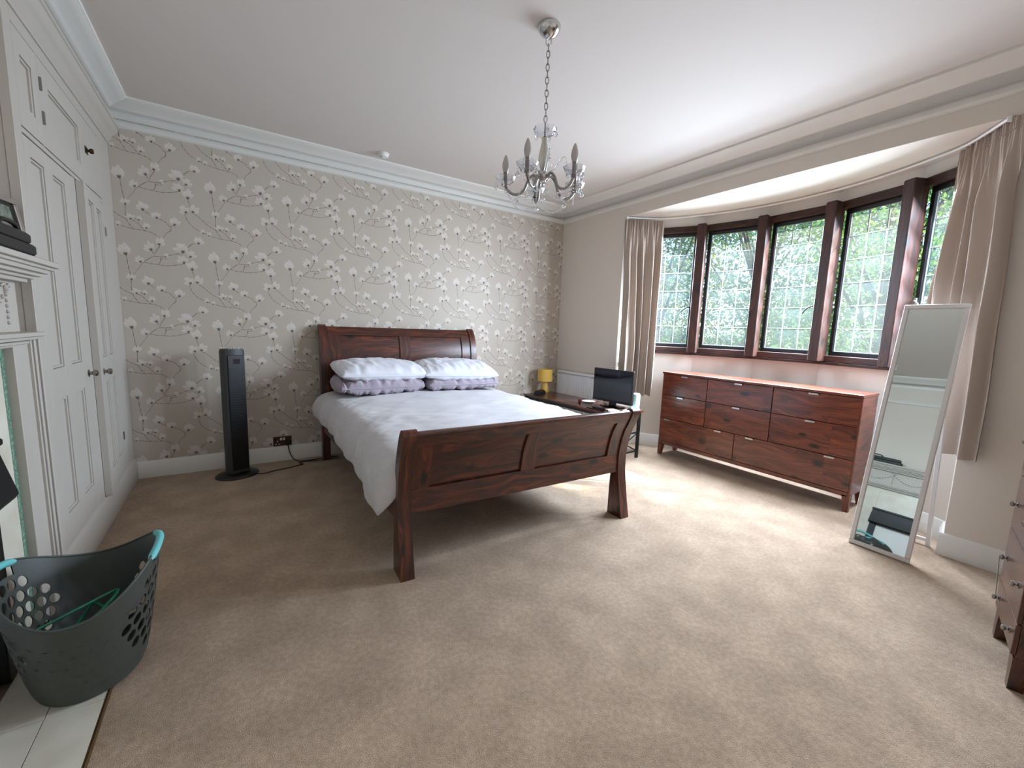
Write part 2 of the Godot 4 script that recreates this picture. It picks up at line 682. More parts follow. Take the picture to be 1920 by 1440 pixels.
func crystal(called: String, c: Color) -> void:
	var m := paint(called, Color(c.r, c.g, c.b, 0.03), 0.03)
	m.transparency = BaseMaterial3D.TRANSPARENCY_ALPHA
	m.refraction_enabled = true
	m.refraction_scale = 0.05


func materials() -> void:
	wallpaper()
	carpet()
	paint("wall", Color(0.86, 0.82, 0.775), 0.8)
	paint("plain_wall", Color(0.86, 0.83, 0.79), 0.85)
	paint("ceiling", Color(0.85, 0.82, 0.795), 0.9)
	paint("white_gloss", Color(0.73, 0.70, 0.66), 0.42)
	paint("trim", Color(0.88, 0.87, 0.845), 0.45)
	paint("dark_gap", Color(0.06, 0.05, 0.05), 0.9)
	wood("bed_wood", 41, Color(0.115, 0.045, 0.022), Color(0.275, 0.112, 0.05), Color(0.47, 0.215, 0.095), 0.34, 6)
	wood("chest_wood", 77, Color(0.24, 0.095, 0.05), Color(0.42, 0.195, 0.11), Color(0.56, 0.29, 0.17), 0.32, 9)
	wood("table_wood", 91, Color(0.16, 0.075, 0.045), Color(0.28, 0.14, 0.085), Color(0.40, 0.21, 0.13), 0.3, 4)
	wood("window_oak", 13, Color(0.10, 0.045, 0.028), Color(0.20, 0.095, 0.06), Color(0.32, 0.165, 0.11), 0.5, 6)
	M.window_oak.clearcoat_enabled = false
	M.window_oak.roughness = 0.62
	cloth("duvet", Color(0.80, 0.79, 0.795))
	cloth("white_pillow", Color(0.875, 0.875, 0.90))
	cloth("grey_pillow", Color(0.66, 0.62, 0.66))
	var c := cloth("curtain", Color(0.70, 0.64, 0.59))
	c.backlight_enabled = true
	c.backlight = Color(0.26, 0.22, 0.20)
	paint("casement", Color(0.035, 0.033, 0.04), 0.4)
	paint("lead", Color(0.62, 0.65, 0.66), 0.5)
	glass("pane", Color(0.82, 0.93, 0.96), 0.10)
	M.pane.backlight_enabled = true
	M.pane.backlight = Color(0.33, 0.37, 0.38)
	crystal("crystal", Color(0.97, 0.98, 1.0))
	metal("chrome", Color(0.80, 0.80, 0.80), 0.1)
	metal("dull_chrome", Color(0.60, 0.59, 0.57), 0.25)
	metal("steel", Color(0.78, 0.76, 0.74), 0.3)
	metal("mirror", Color(0.86, 0.88, 0.86), 0.015)
	metal("brass", Color(0.55, 0.45, 0.27), 0.35)
	metal("bronze", Color(0.34, 0.26, 0.20), 0.45)
	paint("bulb", Color(0.74, 0.71, 0.69), 0.45)
	paint("sleeve", Color(0.52, 0.49, 0.46), 0.35).metallic = 0.5
	var v := paint("vase_glass", Color(0.90, 0.89, 0.84, 0.6), 0.15)
	v.transparency = BaseMaterial3D.TRANSPARENCY_ALPHA
	v.refraction_enabled = true
	v.refraction_scale = 0.03
	paint("black", Color(0.02, 0.02, 0.022), 0.45)
	paint("black_gloss", Color(0.012, 0.012, 0.016), 0.12)
	paint("screen", Color(0.01, 0.012, 0.02), 0.06)
	paint("black_iron", Color(0.022, 0.024, 0.024), 0.5)
	paint("fan_grey", Color(0.20, 0.215, 0.21), 0.42)
	paint("fan_black", Color(0.018, 0.018, 0.02), 0.35)
	paint("tub", Color(0.275, 0.29, 0.27), 0.5)
	paint("grip", Color(0.42, 0.73, 0.73), 0.55)
	paint("green_plastic", Color(0.07, 0.42, 0.30), 0.4)
	paint("brown_plastic", Color(0.20, 0.14, 0.11), 0.5)
	paint("yellow_shade", Color(0.86, 0.70, 0.34), 0.85)
	paint("yellow_base", Color(0.84, 0.67, 0.30), 0.35)
	paint("radiator", Color(0.90, 0.90, 0.90), 0.35)
	paint("mirror_frame", Color(0.87, 0.855, 0.845), 0.45)
	paint("white_plastic", Color(0.88, 0.87, 0.85), 0.5)
	paint("paper", Color(0.9, 0.9, 0.9), 0.8)
	paint("red", Color(0.45, 0.07, 0.09), 0.5)
	paint("aqua", Color(0.66, 0.82, 0.84), 0.6)
	paint("frame_mount", Color(0.10, 0.075, 0.07), 0.6)
	paint("cable", Color(0.03, 0.03, 0.03), 0.6)
	paint("cane", Color(0.62, 0.58, 0.52), 0.7)
	var mb := paint("marble", Color.WHITE, 0.3)
	mb.albedo_texture = noise_map(noise(8, 0.006, 4), 512, Color(0.80, 0.765, 0.69), Color(0.88, 0.86, 0.80))
	mb.uv1_scale = Vector3(1.4, 1.4, 1)
	var mo := paint("mosaic", Color.WHITE, 0.6)
	mo.albedo_texture = noise_map(noise(4, 0.06, 2, FastNoiseLite.TYPE_CELLULAR), 256, Color(0.20, 0.34, 0.26), Color(0.62, 0.72, 0.64))
	mo.uv1_scale = Vector3(5, 5, 1)
	var lf := paint("leaf", Color.WHITE, 0.5)
	lf.vertex_color_use_as_albedo = true
	lf.backlight_enabled = true
	lf.backlight = Color(0.75, 0.85, 0.55)
	paint("bark", Color(0.25, 0.20, 0.16), 0.9)
	paint("lawn", Color(0.22, 0.34, 0.14), 0.95)
	photo()


func photo() -> void:
	# a softly blurred colour print
	var im := Image.create_empty(96, 128, false, Image.FORMAT_RGB8)
	var f := noise(31, 0.035, 2)
	for y in 128:
		for x in 96:
			var c := Color(0.34, 0.38, 0.33).lerp(Color(0.50, 0.52, 0.47), clampf(0.5 + f.get_noise_2d(x, y), 0, 1))
			var d := Vector2(x - 62, (y - 96) * 0.8).length()
			c = c.lerp(Color(0.40, 0.15, 0.11), smoothstep(40.0, 18.0, d))
			im.set_pixel(x, y, c)
	var m := paint("print", Color.WHITE, 0.25)
	m.albedo_texture = ImageTexture.create_from_image(im)


func room() -> void:
	var b := Mb.new()
	b.quad(Vector3(-1.4, 0, ZF), Vector3(4.6, 0, ZF), Vector3(4.6, 0, ZB), Vector3(-1.4, 0, ZB))
	b.span(-1.5, 4.7, -0.2, -0.004, ZB - 0.1, ZF + 0.1, 0.0)
	struct("floor", b, M.carpet)
	b = Mb.new().span(-1.6, 4.0, CEIL, CEIL + 0.2, ZB - 0.2, ZF + 0.2, 0.0)
	struct("ceiling", b, M.ceiling)
	b = Mb.new().span(-1.6, 4.0, -0.2, CEIL, ZB - 0.2, ZB, 0.0)
	struct("wall_back", b, M.wallpaper)
	b = Mb.new().span(-1.7, XC, -0.2, CEIL, -2.66, ZF + 0.2, 0.0)
	struct("wall_left", b, M.wall)
	b = Mb.new().span(-1.7, -1.34, -0.2, CEIL, ZB, -2.66, 0.0)
	struct("wall_alcove", b, M.wall)
	b = Mb.new().span(XC, 4.0, -0.2, CEIL, ZF, ZF + 0.2, 0.0)
	struct("wall_front", b, M.wall)
	# window wall: two piers, and the beam over the bow
	var l0 := bay(BAY_A[0])
	var l1 := bay(BAY_A[5])
	b = Mb.new()
	b.prism(PackedVector2Array([Vector2(XR, ZB), Vector2(XR, -3.32), Vector2(l0.x, l0.z), Vector2(l0.x + 0.25, l0.z - 0.12), Vector2(l0.x + 0.1, ZB)]), Vector3(0, -0.2, 0), Vector3.RIGHT, Vector3.BACK, Vector3(0, CEIL + 0.2, 0))
	struct("wall_right", b, M.wall)
	b = Mb.new()
	b.prism(PackedVector2Array([Vector2(XR, ZF), Vector2(XR, -0.55), Vector2(l1.x, l1.z), Vector2(l1.x + 0.25, l1.z + 0.12), Vector2(l1.x + 0.1, ZF)]), Vector3(0, -0.2, 0), Vector3.RIGHT, Vector3.BACK, Vector3(0, CEIL + 0.2, 0))
	struct("wall_right", b, M.wall)
	b = Mb.new().span(XR, XR + 0.14, SOFFIT, CEIL + 0.01, -3.32, -0.55, 0.0)
	struct("wall_beam", b, M.wall)
	var plan := PackedVector2Array([Vector2(XR + 0.14, -3.36)])
	for i in 6:
		var p := bay(BAY_A[i], BAY_R + 0.2)
		plan.append(Vector2(p.x, p.z))
	plan.append(Vector2(XR + 0.14, -0.50))
	b = Mb.new().prism(plan, Vector3(0, SOFFIT, 0), Vector3.RIGHT, Vector3.BACK, Vector3(0, 0.2, 0))
	struct("ceiling_bay", b, M.plain_wall)
	# the bow's wall below the sill and above the window head, in five flats
	b = Mb.new()
	var u := Mb.new()
	for i in 5:
		for w in [[b, -0.2, 1.085, 0.0], [u, 2.45, SOFFIT + 0.01, 0.015]]:
			var p0 := bay(BAY_A[i], BAY_R + w[3])
			var p1 := bay(BAY_A[i + 1], BAY_R + w[3])
			var q0 := bay(BAY_A[i], BAY_R + 0.18)
			var q1 := bay(BAY_A[i + 1], BAY_R + 0.18)
			(w[0] as Mb).prism(PackedVector2Array([Vector2(p0.x, p0.z), Vector2(q0.x, q0.z), Vector2(q1.x, q1.z), Vector2(p1.x, p1.z)]), Vector3(0, w[1], 0), Vector3.RIGHT, Vector3.BACK, Vector3(0, w[2] - w[1], 0))
	struct("wall_bay", b, M.plain_wall)
	struct("wall_bay", u, M.plain_wall)
	# picture rail and cove, mitred at the corners
	var rail := PackedVector2Array([Vector2(0, 2.663), Vector2(0.022, 2.666), Vector2(0.034, 2.678), Vector2(0.034, 2.70), Vector2(0.026, 2.714), Vector2(0, 2.716)])
	var cove := PackedVector2Array([Vector2(0, 2.73), Vector2(0.004, 2.752), Vector2(0.018, 2.776), Vector2(0.045, 2.79), Vector2(0.085, 2.794), Vector2(0.112, 2.79), Vector2(0.118, 2.757), Vector2(0.126, 2.75), Vector2(0.140, 2.751), Vector2(0.148, 2.758), Vector2(0.170, 2.768), Vector2(0.205, 2.783), Vector2(0.228, 2.788), Vector2(0.236, 2.794), Vector2(0.245, 2.797), Vector2(0.247, CEIL + 0.01), Vector2(0, CEIL + 0.01)])
	var xl := -0.80
	for pr in [rail, cove]:
		b = Mb.new().prism(pr, Vector3(xl if pr == cove else XW, 0, ZB), Vector3.BACK, Vector3.UP, Vector3(XR - (xl if pr == cove else XW), 0, 0), false, 1.0 if pr == cove else 0.0, 1.0)
		struct("trim_back", b, M.trim)
		b = Mb.new().prism(pr, Vector3(XR, 0, ZB), Vector3.LEFT, Vector3.UP, Vector3(0, 0, ZF - ZB), false, 1.0, 1.0)
		struct("trim_right", b, M.trim)
	b = Mb.new().prism(cove, Vector3(xl, 0, ZB), Vector3.RIGHT, Vector3.UP, Vector3(0, 0, ZF - ZB), false, 1.0, 1.0)
	struct("trim_left", b, M.trim)
	b = Mb.new().prism(cove, Vector3(xl, 0, ZF), Vector3.FORWARD, Vector3.UP, Vector3(XR - xl, 0, 0), false, 1.0, 1.0)
	struct("trim_front", b, M.trim)
	# a slim rail across the chimney breast
	var low_rail := PackedVector2Array([Vector2(0, 2.47), Vector2(0.02, 2.472), Vector2(0.028, 2.49), Vector2(0.02, 2.52), Vector2(0, 2.522)])
	b = Mb.new().prism(low_rail, Vector3(XC, 0, -2.655), Vector3.RIGHT, Vector3.UP, Vector3(0, 0, ZF + 2.655), true)
	struct("trim_chimney", b, M.trim)
	# skirtings
	var sk := PackedVector2Array([Vector2(0, 0), Vector2(0.02, 0), Vector2(0.02, 0.095), Vector2(0.016, 0.103), Vector2(0.014, 0.12), Vector2(0.007, 0.135), Vector2(0, 0.138)])
	b = Mb.new().prism(sk, Vector3(XW - 0.02, 0, ZB), Vector3.BACK, Vector3.UP, Vector3(XR - XW + 0.02, 0, 0), false, 0.0, 1.0)
	struct("baseboard_back", b, M.trim)
	b = Mb.new().prism(sk, Vector3(XR, 0, ZB), Vector3.LEFT, Vector3.UP, Vector3(0, 0, -3.32 - ZB), true, 1.0, 0.0)
	struct("baseboard_right", b, M.trim)
	b = Mb.new().prism(sk, Vector3(XR, 0, ZF), Vector3.LEFT, Vector3.UP, Vector3(0, 0, -0.55 - ZF - 0.02), true, 1.0, 0.0)
	struct("baseboard_right", b, M.trim)
	b = Mb.new()
	var line := [Vector3(XR, 0, -3.32)]
	for i in 6:
		line.append(bay(BAY_A[i]))
	line.append(Vector3(XR, 0, -0.55))
	for i in line.size() - 1:
		var d: Vector3 = line[i + 1] - line[i]
		b.prism(sk, line[i], d.normalized().cross(Vector3.UP), Vector3.UP, d, true)
	struct("baseboard_bay", b, M.trim)


func windows() -> void:
	var sill := Mb.new()
	sill.g = Vector3.BACK
	for i in 5:
		var p0 := bay(BAY_A[i], BAY_R - 0.035)
		var p1 := bay(BAY_A[i + 1], BAY_R - 0.035)
		var q0 := bay(BAY_A[i], BAY_R + 0.12)
		var q1 := bay(BAY_A[i + 1], BAY_R + 0.12)
		sill.prism(PackedVector2Array([Vector2(p0.x, p0.z), Vector2(q0.x, q0.z), Vector2(q1.x, q1.z), Vector2(p1.x, p1.z)]), Vector3(0, 1.085, 0), Vector3.RIGHT, Vector3.BACK, Vector3(0, 0.022, 0))
	struct("trim_sill", sill, M.window_oak)
	for i in 5:
		var w := Node3D.new()
		w.name = "window_%d" % (i + 1)
		w.set_meta("kind", "structure")
		add_child(w)
		var a := bay(BAY_A[i])
		var c := bay(BAY_A[i + 1])
		var o := (a + c) * 0.5
		var ex := (c - a).normalized()
		var ez := ex.cross(Vector3.UP)          # towards the outside or the room
		if ez.dot(Vector3(BAY_C.x, 0, BAY_C.y) - o) < 0.0:
			ez = -ez                             # +z of the pane faces the room
		if ex.cross(Vector3.UP).dot(ez) < 0.0:
			ex = -ex
		var half := a.distance_to(c) * 0.5
		var t := Transform3D(Basis(ex, Vector3.UP, ez), o)
		# oak frame: sill piece, head, and the posts to each side
		for y in [[1.107, 1.165, "sill_rail"], [2.397, 2.46, "head_rail"]]:
			var b := wood_mb(Vector3.RIGHT, i * 3.1 + y[0])
			b.xf = t
			b.span(-half, half, y[0], y[1], -0.10, 0.012, 0.006)
			obj(y[2], b, M.window_oak, w)
		var posts := [i] if i < 4 else [4, 5]
		for k in posts:
			var p := bay(BAY_A[k])
			var b := wood_mb(Vector3.UP, k * 1.7)
			b.xf = Transform3D(Basis(Vector3.UP, -BAY_A[k] * DEGREE), p)
			b.box(Vector3(-0.045, 1.783, 0), Vector3(0.13, 1.352, 0.090), 0.010)
			obj("mullion", b, M.window_oak, w)
			var peg := Mb.new()
			peg.xf = b.xf
			peg.g = Vector3.UP
			peg.box(Vector3(0.020, 2.43, 0.012), Vector3(0.012, 0.022, 0.026), 0.004)
			obj("peg", peg, M.window_oak, w)
		# iron casement
		var wi := half - 0.045
		var f := Mb.new()
		f.xf = t
		var y0 := 1.165
		var y1 := 2.397
		f.span(-wi, wi, y0, y0 + 0.036, -0.07, -0.03, 0.004)
		f.span(-wi, wi, y1 - 0.036, y1, -0.07, -0.03, 0.004)
		f.span(-wi, -wi + 0.034, y0 + 0.036, y1 - 0.036, -0.07, -0.03, 0.004)
		f.span(wi - 0.034, wi, y0 + 0.036, y1 - 0.036, -0.07, -0.03, 0.004)
		obj("casement", f, M.casement, w)
		var gx := (wi - 0.034) * 2.0 / 3.0
		var gy := (y1 - y0 - 0.072) / 6.0
		var lead := Mb.new()
		lead.xf = t
		for k in 4:
			var x := -wi + 0.034 + gx * k
			lead.span(x - 0.0045, x + 0.0045, y0 + 0.036, y1 - 0.036, -0.057, -0.047, 0.003)
		for k in 7:
			var y := y0 + 0.036 + gy * k
			lead.span(-wi + 0.034, wi - 0.034, y - 0.0045, y + 0.0045, -0.056, -0.048, 0.003)
		obj("leading", lead, M.lead, w).set_meta("kind", "stuff")
		for r in 6:
			for k in 3:
				var q := Mb.new()
				q.xf = t
				var x0 := -wi + 0.034 + gx * k + 0.003
				var yy := y0 + 0.036 + gy * r + 0.003
				# each quarry sits a hair out of true
				var s := sin(i * 7.3 + r * 2.1 + k * 4.7) * 0.0012
				q.quad(Vector3(x0, yy, -0.052 + s), Vector3(x0 + gx - 0.006, yy, -0.052 - s), Vector3(x0 + gx - 0.006, yy + gy - 0.006, -0.052 + s), Vector3(x0, yy + gy - 0.006, -0.052 - s))
				obj("pane", q, M.pane, w)
		# casement fastener, a curved iron tail
		if i in [0, 2, 4]:
			var side := 1.0 if i < 4 else -1.0
			if ex.z < 0.0:
				side = -side
			var h := Mb.new()
			h.xf = t
			var px := side * (wi - 0.017)
			h.box(Vector3(px, 1.60, -0.022), Vector3(0.022, 0.05, 0.014), 0.004)
			h.tube(curve([Vector3(px, 1.60, -0.01), Vector3(px - side * 0.03, 1.60, 0.015), Vector3(px - side * 0.075, 1.575, 0.03), Vector3(px - side * 0.11, 1.53, 0.03)], 15), [0.008, 0.008, 0.008, 0.008, 0.007, 0.007, 0.007, 0.006, 0.006, 0.006, 0.006, 0.006, 0.005, 0.005, 0.005, 0.005], 8)
			obj("window_handle", h, M.casement if i < 4 else M.steel, w)


func leaf_mesh() -> ArrayMesh:
	var b := Mb.new()
	# a folded pointed leaf, 1 long
	var l := [Vector3(0, 0, 0), Vector3(0.26, 0.06, 0.35), Vector3(0.20, 0.05, 0.7), Vector3(0, -0.02, 1.0)]
	var m := [Vector3(0, 0, 0), Vector3(0, -0.03, 0.35), Vector3(0, -0.03, 0.7), Vector3(0, -0.02, 1.0)]
	for i in 3:
		b.quad(m[i], l[i], l[i + 1], m[i + 1])
		b.quad(l[i] * Vector3(-1, 1, 1), m[i], m[i + 1], l[i + 1] * Vector3(-1, 1, 1))
	return b.mesh()


func tree(label: String, at: Vector3, height: float, spread: float, leaves: int, size: float, tint: Color, seed_: int, low := 0.25) -> void:
	var t := thing("tree", label, "tree", at, 0.0, "trees outside the bow window")
	var rng := RandomNumberGenerator.new()
	rng.seed = seed_
	var b := Mb.new()
	var top := at + Vector3(rng.randf_range(-0.3, 0.3), height * 0.8, rng.randf_range(-0.3, 0.3))
	b.tube(curve([at + Vector3(0, -0.3, 0), at.lerp(top, 0.4) + Vector3(rng.randf_range(-0.2, 0.2), 0, 0.1), top], 10), [0.2, 0.19, 0.18, 0.17, 0.16, 0.15, 0.13, 0.11, 0.09, 0.07, 0.05], 8)
	obj("trunk", b, M.bark, t)
	var clumps := []
	var br := Mb.new()
	for k in 34:
		var v := pow(rng.randf(), 0.85)
		var y := lerpf(low, 1.0, v) * height
		var r := spread * sqrt(maxf(0.05, 1.0 - pow(absf(v - 0.35) / 0.72, 2.0))) * sqrt(rng.randf_range(0.15, 1.0))
		var a := rng.randf() * TAU
		var c := at + Vector3(cos(a) * r, y, sin(a) * r)
		clumps.append(c)
		if k < 16:
			var from := at.lerp(top, clampf(y / height * 0.85 - 0.1, 0.1, 0.95))
			br.tube(PackedVector3Array([from, from.lerp(c, 0.5) + Vector3(0, 0.12, 0), c]), [0.05, 0.035, 0.012], 5)
	obj("branches", br, M.bark, t).set_meta("kind", "stuff")
	var mm := MultiMesh.new()
	mm.transform_format = MultiMesh.TRANSFORM_3D
	mm.use_colors = true
	mm.mesh = leaf_mesh()
	mm.instance_count = leaves
	for k in leaves:
		var c: Vector3 = clumps[k % clumps.size()]
		var d := Vector3(rng.randfn(), rng.randfn() * 0.7, rng.randfn()) * spread * 0.2
		var basis := Basis.from_euler(Vector3(rng.randf_range(-1.3, 0.6), rng.randf() * TAU, rng.randf_range(-0.8, 0.8))).scaled(Vector3.ONE * size * rng.randf_range(0.65, 1.3))
		mm.set_instance_transform(k, Transform3D(basis, c - at + d))
		var w := rng.randf_range(0.6, 1.2)
		var col := Color(tint.r * w * rng.randf_range(0.85, 1.2), tint.g * w, tint.b * w * rng.randf_range(0.8, 1.2))
		mm.set_instance_color(k, col)
	var f := MultiMeshInstance3D.new()
	f.name = "foliage"
	f.multimesh = mm
	f.material_override = M.leaf
	f.set_meta("kind", "stuff")
	t.add_child(f, true)


func outside() -> void:
	var b := Mb.new()
	b.span(5.5, 70.0, -3.2, -3.0, -60.0, 60.0, 0.0)
	struct("ground", b, M.lawn)
	var green := Color(0.17, 0.30, 0.12)
	tree("blue-green loose tree with sky between its leaves, outside the window light beside the short curtain", Vector3(11.5, -3, -12.6), 8.6, 2.6, 9360, 0.124, Color(0.22, 0.33, 0.20), 1)
	tree("tree with yellowing leaves outside the window light next to the short curtain's one", Vector3(10.2, -3, -8.0), 8.2, 2.3, 9360, 0.105, Color(0.38, 0.40, 0.10), 2)
	tree("bushy green tree filling the window light above the middle of the chest of drawers", Vector3(12.2, -3, -6.2), 9.4, 3.0, 13520, 0.130, green, 3)
	tree("pale green feathery tree filling the window light beside the standing mirror", Vector3(12.0, -3, -3.4), 9.6, 2.9, 13520, 0.118, Color(0.25, 0.42, 0.19), 4)
	tree("sparse pale tree seen past the long curtain beside the bright sky", Vector3(15.0, -3, -0.6), 6.8, 2.6, 7800, 0.124, Color(0.30, 0.40, 0.24), 5)
	tree("tall dark green tree standing behind the other trees", Vector3(17.5, -3, -9.0), 11.5, 4.2, 15600, 0.167, Color(0.12, 0.23, 0.11), 6)
	tree("dark broad tree at the back, behind the pale feathery one", Vector3(18.5, -3, -4.6), 10.6, 4.0, 13520, 0.167, Color(0.13, 0.25, 0.13), 7)
	tree("unseen slim tall tree close to the house, added to shade the last window light", Vector3(7.4, -3, 2.55), 10.6, 0.5, 5000, 0.11, green, 9, 0.35)  # out of view, added only to keep sun off the last window light
	tree("far blue-green tree behind the loose one near the short curtain", Vector3(16.5, -3, -17.0), 10.0, 4.2, 13520, 0.174, Color(0.15, 0.25, 0.17), 8)


func panel_door(parent: Node3D, called: String, z0: float, z1: float, y0: float, y1: float, cols: Array, rows: Array, thick: float, hinge := 0.0, swing := 0.0) -> MeshInstance3D:
	# a framed door in the plane of the wardrobe front; z0 < z1; panels lie in cols x rows
	var keep := Transform3D()
	if swing != 0.0:
		var p := Vector3(XW, 0, hinge)
		keep = Transform3D(Basis(), p) * Transform3D(Basis(Vector3.UP, swing), Vector3.ZERO) * Transform3D(Basis(), -p)
	var b := Mb.new()
	b.xf = keep
	var x1 := XW
	var x0 := XW - thick
	var edges := [z0]
	for c in cols:
		edges.append(c[0])
		edges.append(c[1])
	edges.append(z1)
	for i in range(0, edges.size(), 2):
		b.span(x0, x1, y0, y1, edges[i], edges[i + 1], 0.0025)
	for c in cols:
		var ys := [y0]
		for r in rows:
			ys.append(r[0])
			ys.append(r[1])
		ys.append(y1)
		for i in range(0, ys.size(), 2):
			b.span(x0, x1 - 0.0004, ys[i], ys[i + 1], c[0] - 0.001, c[1] + 0.001, 0.0015)
	var d := obj(called, b, M.white_gloss, parent)
	for c in cols:
		for r in rows:
			var q := Mb.new()
			q.xf = keep
			q.span(x0 + 0.004, x1 - 0.014, r[0] - 0.004, r[1] + 0.004, c[0] - 0.004, c[1] + 0.004, 0.0)
			# bead round the panel
			q.span(x0 + 0.006, x1 - 0.005, r[0] + 0.001, r[0] + 0.013, c[0] + 0.0135, c[1] - 0.0135, 0.004)
			q.span(x0 + 0.006, x1 - 0.005, r[1] - 0.013, r[1] - 0.001, c[0] + 0.0135, c[1] - 0.0135, 0.004)
			q.span(x0 + 0.006, x1 - 0.005, r[0], r[1], c[0] + 0.001, c[0] + 0.013, 0.004)
			q.span(x0 + 0.006, x1 - 0.005, r[0], r[1], c[1] - 0.013, c[1] - 0.001, 0.004)
			obj("panel", q, M.white_gloss, d)
	return d


func knob_at(parent: Node3D, p: Vector3, m: Material, r: float, along := Vector3.RIGHT, plate := false) -> void:
	var b := Mb.new()
	b.xf = Transform3D(Basis(Quaternion(Vector3.UP, along.normalized())), p)
	b.lathe(PackedVector2Array([Vector2(0, -0.002), Vector2(r * 1.15, 0), Vector2(r * 1.15, 0.003), Vector2(r * 0.55, 0.006), Vector2(r * 0.5, r * 0.9), Vector2(r * 0.9, r * 1.15), Vector2(r, r * 1.6), Vector2(r * 0.85, r * 2.05), Vector2(0, r * 2.25)]), Vector3.ZERO, 16)
	if plate:
		b.box(Vector3(0, 0.001, 0), Vector3(r * 2.6, 0.004, r * 3.6), 0.002)
	obj("knob", b, m, parent)


func wardrobe() -> void:
	var t := thing("fitted_wardrobe", "white painted built-in wardrobe with panelled doors and cupboards above, beside the papered wall", "wardrobe", Vector3(XW, 0, -3.5))
	var b := Mb.new()
	# face frame
	b.span(XW - 0.035, XW, 0.17, 2.60, -2.735, -2.66, 0.004)
	b.span(XW - 0.035, XW, 0.17, 2.60, ZB, -4.058, 0.004)
	b.span(XW - 0.035, XW, 2.487, 2.60, -4.058, -2.735, 0.003)
	b.span(XW - 0.035, XW, 2.058, 2.082, -4.058, -2.735, 0.003)
	b.span(XW - 0.035, XW - 0.002, 0.17, 2.058, -3.45, -3.393, 0.003)
	b.span(XW - 0.035, XW, 2.082, 2.487, -3.008, -2.992, 0.003)
	b.span(XW - 0.6, XW - 0.034, 0.0, 2.62, -2.70, -2.662, 0.002)
	obj("frame", b, M.white_gloss, t)
	b = Mb.new().span(XW - 0.60, XW - 0.034, 0.02, 2.60, ZB + 0.002, -2.70, 0.0)
	obj("carcass", b, M.white_gloss, t)
	b = Mb.new()
	b.prism(PackedVector2Array([Vector2(0, 0), Vector2(0.018, 0), Vector2(0.018, 0.125), Vector2(0.012, 0.14), Vector2(0.008, 0.165), Vector2(-0.004, 0.178), Vector2(-0.03, 0.178), Vector2(-0.03, 0)]), Vector3(XW, 0, ZB + 0.002), Vector3.RIGHT, Vector3.UP, Vector3(0, 0, -2.66 - ZB - 0.002))
	obj("plinth", b, M.white_gloss, t)
	b = Mb.new()
	b.prism(PackedVector2Array([Vector2(-0.03, 2.545), Vector2(0.006, 2.545), Vector2(0.010, 2.56), Vector2(0.022, 2.572), Vector2(0.026, 2.59), Vector2(0.042, 2.605), Vector2(0.060, 2.63), Vector2(0.064, 2.648), Vector2(0.072, 2.652), Vector2(0.072, 2.668), Vector2(-0.03, 2.668)]), Vector3(XW, 0, ZB + 0.002), Vector3.RIGHT, Vector3.UP, Vector3(0, 0, -2.655 - ZB))
	obj("cornice", b, M.white_gloss, t)
	# the strip of wall above
	b = Mb.new().span(XW - 0.10, XW - 0.012, 2.668, CEIL, ZB + 0.002, -2.66, 0.0)
	obj("top_panel", b, M.trim, t)
	var rows := [[0.33, 0.893], [1.04, 1.978]]
	var d1 := panel_door(t, "door", -3.39, -2.738, 0.183, 2.052, [[-3.252, -3.075], [-2.962, -2.80]], rows, 0.026)
	var d2 := panel_door(t, "door", -4.054, -3.452, 0.183, 2.052, [[-3.955, -3.80], [-3.705, -3.55]], rows, 0.036, -4.054, 0.055)
	var c1 := panel_door(t, "cupboard_door", -2.990, -2.738, 2.086, 2.484, [[-2.925, -2.80]], [[2.18, 2.39]], 0.024)
	var c2 := panel_door(t, "cupboard_door", -4.054, -3.010, 2.086, 2.484, [[-3.61, -3.13]], [[2.18, 2.39]], 0.024)
	knob_at(d1, Vector3(XW, 0.965, -3.345), M.dull_chrome, 0.019)
	knob_at(d2, Vector3(XW + 0.026, 0.955, -3.535), M.dull_chrome, 0.019)
	knob_at(c2, Vector3(XW, 2.30, -3.745), M.bronze, 0.016, Vector3.RIGHT, true)
	for h in [[d2, -4.05, 1.87], [d2, -4.05, 0.43], [c2, -3.014, 2.365], [c2, -3.014, 2.215]]:
		var q := Mb.new().box(Vector3(XW + 0.003, h[2], h[1]), Vector3(0.010, 0.06, 0.012), 0.004)
		obj("hinge", q, M.dull_chrome, h[0])


